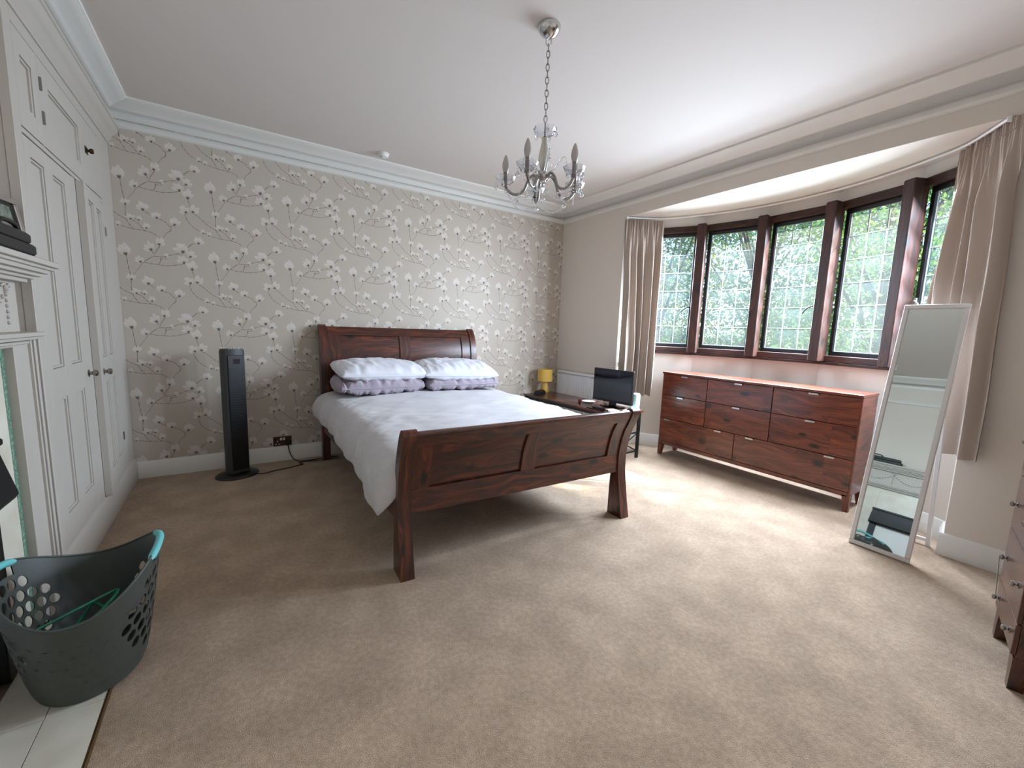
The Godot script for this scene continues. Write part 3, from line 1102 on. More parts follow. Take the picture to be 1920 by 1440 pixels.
func fireplace() -> void:
	var zc := -1.80
	var f := -0.705
	var t := thing("fireplace_surround", "white carved timber fireplace surround with moulded mantel shelf on the chimney breast", "fireplace", Vector3(XC, 0, zc))
	var b: Mb
	for s in [-1.0, 1.0]:
		b = Mb.new()
		b.span(XC, f, 0.02, 1.20, zc + s * 0.58, zc + s * 0.79, 0.004)
		b.span(f - 0.004, f + 0.014, 0.02, 1.20, zc + s * 0.735, zc + s * 0.755, 0.006)
		b.span(f - 0.004, f + 0.010, 0.02, 1.20, zc + s * 0.71, zc + s * 0.723, 0.004)
		b.span(f - 0.004, f + 0.020, 0.02, 1.20, zc + s * 0.765, zc + s * 0.79, 0.006)
		b.span(f - 0.002, f + 0.022, 0.02, 0.14, zc + s * 0.62, zc + s * 0.792, 0.005)
		obj("jamb", b, M.white_gloss, t)
	b = Mb.new()
	b.span(XC, f, 1.165, 1.205, zc - 0.58, zc + 0.58, 0.004)
	b.span(f - 0.004, f + 0.010, 1.175, 1.187, zc - 0.70, zc + 0.70, 0.004)
	b.span(XC, f + 0.032, 1.203, 1.222, zc - 0.80, zc + 0.80, 0.006)
	b.span(XC, f + 0.020, 1.190, 1.204, zc - 0.79, zc + 0.79, 0.005)
	obj("header", b, M.white_gloss, t)
	b = Mb.new().span(XC, f - 0.012, 1.222, 1.425, zc - 0.70, zc + 0.70, 0.003)
	var fr := obj("frieze", b, M.white_gloss, t)
	# garlands of husks hung from ribbons
	for k in 3:
		var z0: float = zc - 0.60 + k * 0.40
		var q := Mb.new()
		for i in 15:
			var u := i / 14.0
			var p := Vector3(f - 0.010, 1.375 - 0.085 * sin(PI * u), z0 + 0.40 * u)
			q.xf = Transform3D(Basis(Vector3.RIGHT, sin(i * 2.3)).scaled(Vector3(0.7, 1.0, 1.2)), p)
			q.lathe(PackedVector2Array([Vector2(0, -0.009), Vector2(0.007, -0.005), Vector2(0.009, 0.001), Vector2(0.006, 0.007), Vector2(0, 0.009)]), Vector3.ZERO, 7)
		obj("garland", q, M.white_gloss, fr)
	for k in 4:
		var q := Mb.new()
		var z0: float = zc - 0.60 + k * 0.40
		for i in 7:
			q.xf = Transform3D(Basis().scaled(Vector3(0.7, 1, 1)), Vector3(f - 0.010, 1.385 - i * 0.021, z0))
			var r := 0.013 if i == 0 else 0.008
			q.lathe(PackedVector2Array([Vector2(0, -r), Vector2(r * 0.8, -r * 0.5), Vector2(r, 0), Vector2(r * 0.7, r * 0.7), Vector2(0, r)]), Vector3.ZERO, 7)
		for e in [-1, 1]:
			q.xf = Transform3D()
			q.tube(curve([Vector3(f - 0.010, 1.385, z0), Vector3(f - 0.006, 1.405, z0 + e * 0.02), Vector3(f - 0.010, 1.395, z0 + e * 0.035)], 6), 0.005, 6)
		obj("husk_drop", q, M.white_gloss, fr)
	b = Mb.new()
	for w in [[0.020, 1.418, 1.436, 0.715], [0.034, 1.434, 1.448, 0.735], [0.052, 1.446, 1.462, 0.755], [0.068, 1.460, 1.480, 0.775]]:
		b.span(XC, f + w[0], w[1], w[2], zc - w[3], zc + w[3], 0.006)
	obj("bed_mould", b, M.white_gloss, t)
	b = Mb.new()
	b.span(XC, f + 0.078, 1.476, 1.490, zc - 0.80, zc + 0.80, 0.006)
	b.span(XC, f + 0.092, 1.488, 1.512, zc - 0.822, zc + 0.822, 0.008)
	obj("shelf", b, M.white_gloss, t)
	var mf := -0.735
	for w in [["marble_slab", zc - 0.552, zc - 0.295, 0.02, 1.165], ["marble_slab", zc + 0.295, zc + 0.552, 0.02, 1.165], ["marble_slab", zc - 0.294, zc + 0.294, 0.875, 1.165]]:
		obj(w[0], Mb.new().span(XC, mf, w[3], w[4], w[1], w[2], 0.001), M.marble, t)
	for s in [-1.0, 1.0]:
		obj("mosaic_strip", Mb.new().span(XC, mf + 0.001, 0.02, 1.165, zc + s * 0.552, zc + s * 0.581, 0.001), M.mosaic, t)
	# iron insert
	t = thing("fire_insert", "black cast iron fire hood and frame round a pale board, set in the marble", "fireplace", Vector3(mf, 0.02, zc))
	for s in [-1.0, 1.0]:
		obj("leg", Mb.new().span(mf, mf + 0.035, 0.02, 0.70, zc + s * 0.225, zc + s * 0.295, 0.004), M.black_iron, t)
	b = Mb.new()
	b.prism(PackedVector2Array([Vector2(mf + 0.001, 0.66), Vector2(mf + 0.075, 0.66), Vector2(mf + 0.085, 0.675), Vector2(mf + 0.045, 0.85), Vector2(mf + 0.05, 0.875), Vector2(mf + 0.001, 0.875)]), Vector3(0, 0, zc - 0.30), Vector3.RIGHT, Vector3.UP, Vector3(0, 0, 0.60))
	obj("hood", b, M.black_iron, t)
	b = Mb.new()
	b.span(mf + 0.04, mf + 0.062, 0.85, 0.875, zc - 0.305, zc + 0.305, 0.006)
	obj("hood_rim", b, M.black_iron, t)
	obj("board", Mb.new().span(mf - 0.02, mf + 0.006, 0.02, 0.67, zc - 0.226, zc + 0.226, 0.001), M.white_plastic, t)
	# hearth of pale slabs with a brass edge
	t = thing("hearth", "low cream marble hearth with a thin brass edge along the carpet", "hearth", Vector3(XC, 0, zc))
	for i in 4:
		for j in 2:
			var z0 := -2.62 + i * 0.42
			var x0 := -0.70 + j * 0.142
			var q := Mb.new()
			q.off = Vector2(i * 0.37, j * 0.61)
			q.span(x0, x0 + 0.1405, 0.0, 0.0195 + 0.0005 * sin(i * 3.0 + j), z0, z0 + 0.4185, 0.0015)
			obj("slab", q, M.marble, t)
	obj("edge_strip", Mb.new().span(-0.4155, -0.4105, 0.0, 0.021, -2.622, -0.938, 0.001), M.brass, t)
	# on the mantel shelf
	t = thing("photo_frame", "silver framed photograph with a dark mount leaning on the mantel shelf", "photo frame", Vector3(-0.70, 1.512, -2.52), 80 * DEGREE)
	var tilt := Transform3D(Basis(Vector3.RIGHT, -0.16), Vector3(0, 0.001, 0))
	var xf := t.transform * tilt
	b = Mb.new()
	b.xf = xf
	var fw := 0.095
	var fh := 0.245
	b.span(-fw, fw, 0, 0.022, -0.018, 0.0, 0.003)
	b.span(-fw, fw, fh - 0.022, fh, -0.018, 0.0, 0.003)
	b.span(-fw, -fw + 0.022, 0.022, fh - 0.022, -0.018, 0.0, 0.003)
	b.span(fw - 0.022, fw, 0.022, fh - 0.022, -0.018, 0.0, 0.003)
	obj("frame", b, M.steel, t)
	b = Mb.new()
	b.xf = xf
	b.span(-fw - 0.003, fw + 0.003, -0.001, fh + 0.003, -0.028, -0.015, 0.003)
	obj("frame_back", b, M.black, t)
	b = Mb.new()
	b.xf = xf
	b.span(-fw + 0.02, fw - 0.02, 0.02, fh - 0.02, -0.016, -0.010, 0.0)
	obj("mount", b, M.frame_mount, t)
	b = Mb.new()
	b.xf = xf
	b.quad(Vector3(-fw + 0.038, 0.036, -0.0095), Vector3(fw - 0.038, 0.036, -0.0095), Vector3(fw - 0.038, fh - 0.036, -0.0095), Vector3(-fw + 0.038, fh - 0.036, -0.0095))
	for i in b.P.size():
		b.U[i] = Vector2(0, 1) if i in [0, 3] else (Vector2(1, 0) if i in [1, 4] else (Vector2(1, 1) if i == 2 else Vector2(0, 0)))
	obj("picture", b, M["print"], t)
	t = thing("storage_case", "low black stepped case with a looped handle, in front of the framed photograph", "case", Vector3(-0.64, 1.512, -2.15))
	b = Mb.new()
	b.span(-0.668, -0.612, 1.512, 1.553, -2.37, -1.93, 0.008)
	b.span(-0.664, -0.616, 1.55, 1.592, -2.345, -1.95, 0.010)
	obj("body", b, M.black, t)
	b = Mb.new()
	b.tube(curve([Vector3(-0.64, 1.585, -2.31), Vector3(-0.64, 1.612, -2.28), Vector3(-0.64, 1.612, -2.18), Vector3(-0.64, 1.585, -2.15)], 15), 0.008, 8)
	obj("handle", b, M.black, t)


func basket() -> void:
	var c := Vector3(-0.485, 0.0215, -1.99)
	var t := thing("laundry_basket", "dark grey plastic laundry tub with oval holes and turquoise grips, standing on the hearth", "laundry basket", c, 0.06)
	var hgt := func(a: float) -> float: return 0.378 + 0.062 * cos(2.0 * a)
	var at := func(a: float, v: float, inset: float) -> Vector3:
		# a point of the wall: angle, height share, thickness inwards
		var top: float = hgt.call(a)
		var k := pow(v, 0.75)
		var rx := lerpf(0.145, 0.214, k) - inset
		var rz := lerpf(0.190, 0.272, k) - inset
		return t.transform * Vector3(rx * cos(a), v * top, rz * sin(a))
	var b := Mb.new()
	var th := 0.004
	var per := 64
	# rows of the wall: plain bands, and bands cut by ovals round both ends
	var bands := [0.0, 0.06, 0.15, 0.268, 0.386, 0.504, 0.622, 0.74, 0.858, 1.0]
	var skin := func(quadp: Array) -> void:
		# quadp: (angle, v) corners, given so that the outside is the front
		var o := []
		var i := []
		for q in quadp:
			o.append(at.call(q.x, q.y, 0.0))
			i.append(at.call(q.x, q.y, th))
		var n := []
		for q in quadp:
			n.append((t.transform.basis * Vector3(cos(q.x) / 0.20, -1.2, sin(q.x) / 0.25)).normalized())
		b.quad_n(o[0], o[1], o[2], o[3], n[0], n[1], n[2], n[3])
		b.quad_n(i[3], i[2], i[1], i[0], -n[3], -n[2], -n[1], -n[0])
	var rim := func(q0: Vector2, q1: Vector2) -> void:
		b.quad(at.call(q0.x, q0.y, 0.0), at.call(q1.x, q1.y, 0.0), at.call(q1.x, q1.y, th), at.call(q0.x, q0.y, th))
	for r in bands.size() - 1:
		var v0: float = bands[r]
		var v1: float = bands[r + 1]
		var cells := per / 2 if r >= 2 and r <= 7 else per
		var shift := (0.5 if r % 2 == 0 else 0.0) * TAU / 32.0
		for k in cells:
			var a0 := TAU * k / cells + (shift if cells == 32 else 0.0)
			var a1 := a0 + TAU / cells
			var am := (a0 + a1) * 0.5
			var off := absf(wrapf(am, -PI / 2, PI / 2))       # angle from the nearer end
			var reach: float = [0, 0, 0.45, 0.72, 0.98, 1.05, 0.92, 0.66, 0, 0][r]
			if cells == 32 and off < reach:
				var n := 16
				var cen := Vector2(am, (v0 + v1) * 0.5)
				var hw := (a1 - a0) * 0.415
				var hv := (v1 - v0) * 0.41
				for s in n:
					var p0 := TAU * s / n
					var p1 := TAU * (s + 1) / n
					var e0 := cen + Vector2(cos(p0) * hw, sin(p0) * hv)
					var e1 := cen + Vector2(cos(p1) * hw, sin(p1) * hv)
					var sq := func(p: float) -> Vector2:
						var d := Vector2(cos(p), sin(p))
						d /= maxf(absf(d.x), absf(d.y))
						return cen + Vector2(d.x * (a1 - a0) * 0.5, d.y * (v1 - v0) * 0.5)
					var g0: Vector2 = sq.call(p0)
					var g1: Vector2 = sq.call(p1)
					# angle runs clockwise seen from above, so outward faces take (e0, e1, g1, g0)
					skin.call([e0, e1, g1, g0])
					rim.call(e1, e0)
			elif r == 8 and off < 0.36 and cells == 64:
				# hand hole under the rim at each end
				skin.call([Vector2(a0, v0), Vector2(a0, v0 + 0.02), Vector2(a1, v0 + 0.02), Vector2(a1, v0)])
				skin.call([Vector2(a0, v1 - 0.045), Vector2(a0, v1), Vector2(a1, v1), Vector2(a1, v1 - 0.045)])
				rim.call(Vector2(a0, v0 + 0.02), Vector2(a1, v0 + 0.02))
				rim.call(Vector2(a1, v1 - 0.045), Vector2(a0, v1 - 0.045))
			else:
				skin.call([Vector2(a0, v0), Vector2(a0, v1), Vector2(a1, v1), Vector2(a1, v0)])
	# floor of the tub, and a rolled rim
	for k in per:
		var a0 := TAU * k / per
		var a1 := TAU * (k + 1) / per
		b.tri(at.call(a1, 0.012, th), at.call(a0, 0.012, th), t.transform * Vector3(0, 0.005, 0))
		b.tri(at.call(a0, 0.0, 0.0), at.call(a1, 0.0, 0.0), t.transform * Vector3(0, 0.0, 0))
	var line := PackedVector3Array()
	for k in 96:
		line.append(at.call(TAU * k / 96.0, 1.0, 0.002))
	b.tube(line, 0.0045, 7, true)
	obj("tub", b, M.tub, t)
	for e in [0.0, PI]:
		line = PackedVector3Array()
		for k in 15:
			line.append(at.call(e + lerpf(-0.46, 0.46, k / 14.0), 0.985, 0.002))
		var q := Mb.new()
		var rr := []
		for k in 15:
			rr.append(0.0125 if k > 0 and k < 14 else 0.007)
		q.tube(line, rr, 10)
		obj("hand_grip", q, M.grip, t)
	# what lies inside
	var hangers := [["green_plastic", "bright green plastic clothes hanger lying topmost inside the dark laundry tub", Vector3(-0.50, 0.225, -1.97), 0.9, 0.25], ["green_plastic", "green plastic clothes hanger crossing under the topmost one in the laundry tub", Vector3(-0.47, 0.19, -1.99), 1.6, -0.15], ["cane", "pale tan clothes hanger lying under the green hangers in the laundry tub", Vector3(-0.50, 0.165, -1.98), 0.3, 0.15], ["brown_plastic", "dark brown clothes hanger lying lowest inside the dark laundry tub", Vector3(-0.485, 0.12, -1.99), 1.2, 0.1]]
	for h in hangers:
		var o := thing("clothes_hanger", h[1], "clothes hanger", h[2])
		o.transform = Transform3D(Basis.from_euler(Vector3(1.35 + h[4], h[3], 0.15)), h[2])
		var x := o.transform
		var q := Mb.new()
		q.xf = x
		q.tube(curve([Vector3(-0.145, -0.05, 0), Vector3(-0.09, -0.01, 0), Vector3(0, 0.035, 0), Vector3(0.09, -0.01, 0), Vector3(0.145, -0.05, 0), Vector3(0.14, -0.068, 0), Vector3(0, -0.068, 0), Vector3(-0.14, -0.068, 0)], 40), 0.0055, 7, true)
		obj("shoulder_bar", q, M[h[0]], o)
		q = Mb.new()
		q.xf = x
		q.tube(curve([Vector3(0, 0.03, 0), Vector3(0, 0.055, 0), Vector3(0.018, 0.075, 0), Vector3(0.0, 0.095, 0), Vector3(-0.018, 0.08, 0)], 16), 0.004, 6)
		obj("hook", q, M[h[0]], o)


func fan_and_socket() -> void:
	var p := Vector3(-0.028, 0, -4.10)
	var t := thing("tower_fan", "tall dark grey tower fan with a black front standing before the papered wall", "fan", p, 0.42)
	var x := t.transform
	var b := Mb.new()
	b.xf = x * Transform3D(Basis().scaled(Vector3(1.0, 1.0, 0.86)), Vector3.ZERO)
	b.lathe(PackedVector2Array([Vector2(0, 0), Vector2(0.160, 0), Vector2(0.163, 0.006), Vector2(0.155, 0.018), Vector2(0.12, 0.03), Vector2(0.08, 0.038), Vector2(0, 0.04)]), Vector3.ZERO, 40)
	obj("base", b, M.fan_black, t)
	# body: a rounded back and a flat front
	var poly := PackedVector2Array()
	for k in 13:
		var a := PI + PI * k / 12.0
		poly.append(Vector2(0.083 * cos(a), 0.074 * sin(a) - 0.004))
	for q in [Vector2(0.083, 0.03), Vector2(0.072, 0.055), Vector2(0.05, 0.066), Vector2(-0.05, 0.066), Vector2(-0.072, 0.055), Vector2(-0.083, 0.03)]:
		poly.append(q)
	b = Mb.new()
	b.xf = x
	b.prism(poly, Vector3(0, 0.035, 0), Vector3.RIGHT, Vector3.BACK, Vector3(0, 1.018, 0))
	var small := PackedVector2Array()
	for q in poly:
		small.append(q * 0.94)
	b.prism(small, Vector3(0, 1.052, 0), Vector3.RIGHT, Vector3.BACK, Vector3(0, 0.012, 0))
	obj("body", b, M.fan_grey, t)
	b = Mb.new()
	b.xf = x
	b.span(-0.060, 0.066, 0.06, 1.015, 0.05, 0.0705, 0.006)
	var fp := obj("front_panel", b, M.fan_black, t)
	b = Mb.new()
	b.xf = x
	for k in 40:
		b.span(-0.050, 0.056, 0.10 + k * 0.0205, 0.108 + k * 0.0205, 0.0695, 0.0725, 0.001)
	obj("grille", b, M.fan_black, fp).set_meta("kind", "stuff")
	b = Mb.new()
	b.xf = x
	b.span(-0.02, 0.03, 0.945, 0.985, 0.0700, 0.0720, 0.002)
	obj("display", b, M.black_gloss, fp)
	for k in 5:
		b = Mb.new()
		b.xf = x
		b.span(-0.036 + k * 0.018, -0.024 + k * 0.018, 1.063, 1.068, 0.02, 0.034, 0.002)
		obj("button", b, M.dull_chrome, t)
	# twin socket
	t = thing("wall_socket", "bronze double wall socket just above the skirting between fan and bed", "socket", Vector3(0.335, 0.186, ZB))
	b = Mb.new().span(0.258, 0.410, 0.144, 0.230, ZB, ZB + 0.009, 0.004)
	obj("plate", b, M.bronze, t)
	for s in [0.322, 0.346]:
		obj("switch", Mb.new().span(s - 0.009, s + 0.009, 0.196, 0.218, ZB + 0.008, ZB + 0.013, 0.002), M.white_plastic, t)
	b = Mb.new()
	for q in [[0.292, 0.192, 0.008, 0.012], [0.279, 0.166, 0.012, 0.006], [0.305, 0.166, 0.012, 0.006]]:
		b.box(Vector3(q[0], q[1] - 0.005, ZB + 0.009), Vector3(q[2], q[3], 0.002), 0.0005)
	obj("socket_slot", b, M.paper, t).set_meta("kind", "stuff")
	t = thing("plug", "black three-pin plug in the bronze wall socket, its lead running to the bed", "plug", Vector3(0.378, 0.178, ZB + 0.009))
	b = Mb.new().box(Vector3(0.378, 0.178, ZB + 0.027), Vector3(0.048, 0.048, 0.034), 0.010)
	obj("body", b, M.black, t)
	b = Mb.new()
	b.tube(curve([Vector3(0.378, 0.158, ZB + 0.03), Vector3(0.385, 0.09, ZB + 0.045), Vector3(0.41, 0.03, ZB + 0.075), Vector3(0.45, 0.006, ZB + 0.11), Vector3(0.50, 0.006, ZB + 0.12), Vector3(0.56, 0.006, ZB + 0.13), Vector3(0.66, 0.006, ZB + 0.12), Vector3(0.80, 0.006, ZB + 0.12)], 40), 0.0045, 7)
	obj("lead", b, M.cable, t)
	b = Mb.new()
	b.tube(curve([Vector3(0.10, 0.012, -4.03), Vector3(0.16, 0.006, -4.02), Vector3(0.235, 0.006, -4.055), Vector3(0.36, 0.006, -4.085), Vector3(0.42, 0.006, -4.115), Vector3(0.475, 0.006, -4.135), Vector3(0.452, 0.006, -4.19), Vector3(0.50, 0.006, -4.205), Vector3(0.58, 0.006, -4.19), Vector3(0.80, 0.006, -4.17)], 60), 0.004, 7)
	single("power_cord", b, M.cable, "thin black cord kinked across the carpet from the fan's foot to the bed", "cord")

# sleigh profile of the footboard: front face, from the floor up
const FOOT_Y := [0.0, 0.14, 0.27, 0.34, 0.45, 0.50, 0.57, 0.64, 0.69, 0.735, 0.765]
const FOOT_Z := [-1.912, -1.941, -1.963, -1.973, -1.974, -1.967, -1.952, -1.929, -1.902, -1.882, -1.872]
const HEAD_Y := [0.0, 0.8, 1.0, 1.08, 1.15, 1.21, 1.25, 1.272]
const HEAD_Z := [-4.185, -4.185, -4.19, -4.202, -4.222, -4.25, -4.276, -4.296]


func sleigh(ys: Array, zs: Array, y0: float, y1: float, back: float, thick: float) -> PackedVector2Array:
	# (z, y) outline of a curved board between two heights, its face set back behind the profile
	var p := PackedVector2Array()
	var n := maxi(2, int((y1 - y0) / 0.03))
	for i in n + 1:
		var y := lerpf(y0, y1, float(i) / n)
		p.append(Vector2(lerp_list(ys, zs, y) - back, y))
	for i in n + 1:
		var y := lerpf(y1, y0, float(i) / n)
		p.append(Vector2(lerp_list(ys, zs, y) - back - thick, y))
	return p


func bed() -> void:
	var pivot := Vector3(1.47, 0, -4.2)
	var t := thing("sleigh_bed", "dark stained wooden sleigh bed with curved panelled ends against the papered wall", "bed", pivot)
	var x := Transform3D()
	# the footboard sits a touch askew on its rails
	var fc := Vector3(1.47, 0, -1.96)
	var xfoot := Transform3D(Basis(), fc) * Transform3D(Basis(Vector3.UP, -0.033), Vector3.ZERO) * Transform3D(Basis(), -fc)
	var back := Vector3.BACK
	var right := Vector3.RIGHT
	var xs := [0.655, 2.218]
	# footboard posts: the whole scroll in one piece
	var post := PackedVector2Array()
	for i in FOOT_Y.size():
		post.append(Vector2(FOOT_Z[i], FOOT_Y[i]))
	for q in [Vector2(-1.872, 0.776), Vector2(-1.879, 0.789), Vector2(-1.892, 0.797), Vector2(-1.908, 0.797), Vector2(-1.924, 0.788), Vector2(-1.942, 0.766), Vector2(-1.968, 0.715), Vector2(-2.006, 0.616), Vector2(-2.028, 0.5), Vector2(-2.038, 0.37), Vector2(-2.046, 0.26), Vector2(-2.05, 0.0)]:
		post.append(q)
	var b: Mb
	for k in 2:
		b = wood_mb(Vector3.UP, 1.0 + k)
		b.xf = xfoot
		b.prism(post, Vector3(xs[k], 0, 0), back, Vector3.UP, right * 0.072)
		obj("foot_post", b, M.bed_wood, t)
	var l := 0.727
	var r := 2.218
	for w in [["foot_rail", l, r, 0.325, 0.452, 0.010, 0.032, 3.0], ["foot_rail", l, r, 0.700, 0.764, 0.010, 0.034, 4.0], ["foot_stile", l, l + 0.10, 0.453, 0.699, 0.011, 0.03, 5.0], ["foot_stile", r - 0.10, r, 0.453, 0.699, 0.011, 0.03, 6.0], ["foot_stile", 1.405, 1.505, 0.453, 0.699, 0.011, 0.03, 7.0], ["foot_panel", l + 0.1, 1.405, 0.453, 0.699, 0.024, 0.012, 8.0], ["foot_panel", 1.505, r - 0.1, 0.453, 0.699, 0.024, 0.012, 9.0]]:
		b = wood_mb(Vector3.UP if w[0] == "foot_stile" else Vector3.RIGHT, w[7])
		b.xf = xfoot
		b.prism(sleigh(FOOT_Y, FOOT_Z, w[3], w[4], w[5], w[6]), Vector3(w[1], 0, 0), back, Vector3.UP, right * (w[2] - w[1]))
		obj(w[0], b, M.bed_wood, t)
	b = wood_mb(Vector3.RIGHT, 10.0)
	b.xf = xfoot
	b.prism(PackedVector2Array([Vector2(-1.884, 0.762), Vector2(-1.876, 0.768), Vector2(-1.878, 0.777), Vector2(-1.892, 0.784), Vector2(-1.912, 0.783), Vector2(-1.928, 0.775), Vector2(-1.932, 0.762)]), Vector3(l, 0, 0), back, Vector3.UP, right * (r - l))
	obj("foot_cap", b, M.bed_wood, t)
	# headboard
	post = PackedVector2Array()
	for i in HEAD_Y.size():
		post.append(Vector2(HEAD_Z[i] + 0.012, HEAD_Y[i]))
	for q in [Vector2(-4.30, 1.284), Vector2(-4.322, 1.284), Vector2(-4.334, 1.268), Vector2(-4.326, 1.235), Vector2(-4.30, 1.19), Vector2(-4.275, 1.12), Vector2(-4.262, 1.0), Vector2(-4.26, 0.0)]:
		post.append(q)
	for k in 2:
		b = wood_mb(Vector3.UP, 11.0 + k)
		b.xf = x
		b.prism(post, Vector3(xs[k], 0, 0), back, Vector3.UP, right * 0.066)
		obj("head_post", b, M.bed_wood, t)
	for w in [["head_rail", l, r, 1.188, 1.268, 0.0, 0.04, 13.0], ["head_rail", l, r, 0.40, 0.56, 0.0, 0.036, 14.0], ["head_stile", l - 0.006, l + 0.12, 0.56, 1.187, 0.001, 0.034, 15.0], ["head_stile", r - 0.105, r, 0.56, 1.187, 0.001, 0.034, 16.0], ["head_stile", 1.410, 1.522, 0.56, 1.187, 0.001, 0.034, 17.0], ["head_panel", l + 0.12, 1.410, 0.56, 1.187, 0.014, 0.014, 18.0], ["head_panel", 1.522, r - 0.105, 0.56, 1.187, 0.014, 0.014, 19.0]]:
		b = wood_mb(Vector3.UP if w[0] == "head_stile" else Vector3.RIGHT, w[7])
		b.xf = x
		b.prism(sleigh(HEAD_Y, HEAD_Z, w[3], w[4], w[5], w[6]), Vector3(w[1], 0, 0), back, Vector3.UP, right * (w[2] - w[1]))
		obj(w[0], b, M.bed_wood, t)
	for k in 2:
		b = wood_mb(Vector3.BACK, 20.0 + k)
		b.xf = x
		var sx: float = [0.664, 2.247][k]
		b.span(sx, sx + 0.03, 0.285, 0.43, -4.19, -2.02, 0.004)
		obj("side_rail", b, M.bed_wood, t)
	b = wood_mb(Vector3.RIGHT, 23.0)
	b.xf = x
	b.span(0.694, 2.247, 0.30, 0.33, -4.18, -2.05, 0.003)
	obj("base", b, M.bed_wood, t)
	b = Mb.new()
	b.xf = x
	b.span(0.705, 2.238, 0.331, 0.60, -4.16, -2.06, 0.05)
	single("mattress", b, M.paper, "white mattress under the duvet in the sleigh bed's frame", "mattress")
	duvet(x)
	pillow("pillow", "grey ruched pillow under the white one on the fan's side of the bed", Vector3(1.09, 0.755, -3.885), Vector3(0.76, 0.182, 0.46), Vector3(0.03, 0.035, 0.0), M.grey_pillow, 1, 1.5)
	pillow("pillow", "lilac-grey pillow under the white one on the window side of the bed", Vector3(1.90, 0.748, -3.87), Vector3(0.76, 0.155, 0.45), Vector3(0.02, -0.06, 0.0), M.grey_pillow, 2, 1.1)
	pillow("pillow", "plump white pillow stacked on the grey ruched pillow", Vector3(1.12, 0.882, -3.905), Vector3(0.80, 0.185, 0.50), Vector3(0.13, 0.03, -0.02), M.white_pillow, 3, 0.55)
	pillow("pillow", "white pillow with a dog-eared corner stacked on the lilac-grey pillow", Vector3(1.87, 0.868, -3.885), Vector3(0.80, 0.20, 0.50), Vector3(0.15, -0.05, -0.025), M.white_pillow, 4, 0.7)


func duvet(x: Transform3D) -> void:
	var f := noise(51, 1.0, 3)
	var zs := [-4.14, -3.6, -2.8, -2.4, -2.2, -2.09, -2.055, -2.03]
	var hem := [0.445, 0.435, 0.395, 0.362, 0.338, 0.315, 0.36, 0.44]
	var out := [0.575, 0.592, 0.592, 0.578, 0.566, 0.566, 0.60, 0.665]
	var tops := [0.668, 0.672, 0.666, 0.66, 0.652, 0.64, 0.632, 0.615]
	var rows := []
	var uvs := []
	var nr := 90
	for i in nr + 1:
		var z := lerpf(-4.14, -2.03, pow(float(i) / nr, 0.9))
		var h := lerp_list(zs, hem, z) + 0.006 * sin(z * 9.0)
		var o := lerp_list(zs, out, z) + 0.006 * sin(z * 7.0 + 1.0)
		var y := lerp_list(zs, tops, z)
		var low_r := 0.37 + 0.02 * sin(z * 5.0)
		var pts := [Vector3(o + 0.035, h + 0.012, z), Vector3(o + 0.016, h - 0.001, z), Vector3(o + 0.002, h + 0.02, z), Vector3(o + 0.002, lerpf(h, y, 0.35), z), Vector3(o + 0.022, lerpf(h, y, 0.62), z), Vector3(o + 0.075, lerpf(h, y, 0.87), z), Vector3(o + 0.17, y - 0.004, z), Vector3(1.0, y + 0.008, z), Vector3(1.35, y + 0.014, z), Vector3(1.75, y + 0.012, z), Vector3(2.1, y + 0.004, z), Vector3(2.27, y - 0.012, z), Vector3(2.345, y - 0.05, z), Vector3(2.375, y - 0.13, z), Vector3(2.37, low_r + 0.02, z), Vector3(2.355, low_r, z), Vector3(2.335, low_r + 0.012, z)]
		var line := curve(pts, 128)
		var row := PackedVector3Array()
		var ur := PackedVector2Array()
		var s := 0.0
		for j in line.size():
			var p := line[j]
			if j > 0:
				s += p.distance_to(line[j - 1])
			var edge := smoothstep(0.0, 0.1, float(j) / line.size()) * smoothstep(1.0, 0.9, float(j) / line.size())
			# long soft creases across the top, crossed by finer ones
			var w := f.get_noise_2d(s * 2.2 + z * 1.4, z * 2.6 - s * 0.8) * 0.013 + absf(f.get_noise_2d(s * 5.0 + 40.0, z * 9.0 + s * 3.0)) * 0.010 + f.get_noise_2d(s * 16.0, z * 11.0) * 0.002
			var side := clampf((0.8 - p.x) / 0.15, 0.0, 1.0)
			p += Vector3(-0.6 * side, 1.0 - 0.7 * side, 0.0) * w * edge
			if side > 0.0:
				p.x += side * 0.006 * sin(z * 21.0 + p.y * 6.0) * edge
			row.append(x * p)
			ur.append(Vector2(s, z))
		rows.append(row)
		uvs.append(ur)
	var b := Mb.new()
	b.grid(rows, false, true, uvs)
	single("duvet", b, M.duvet, "plain white duvet spread over the bed, one corner hanging towards the carpet", "duvet")


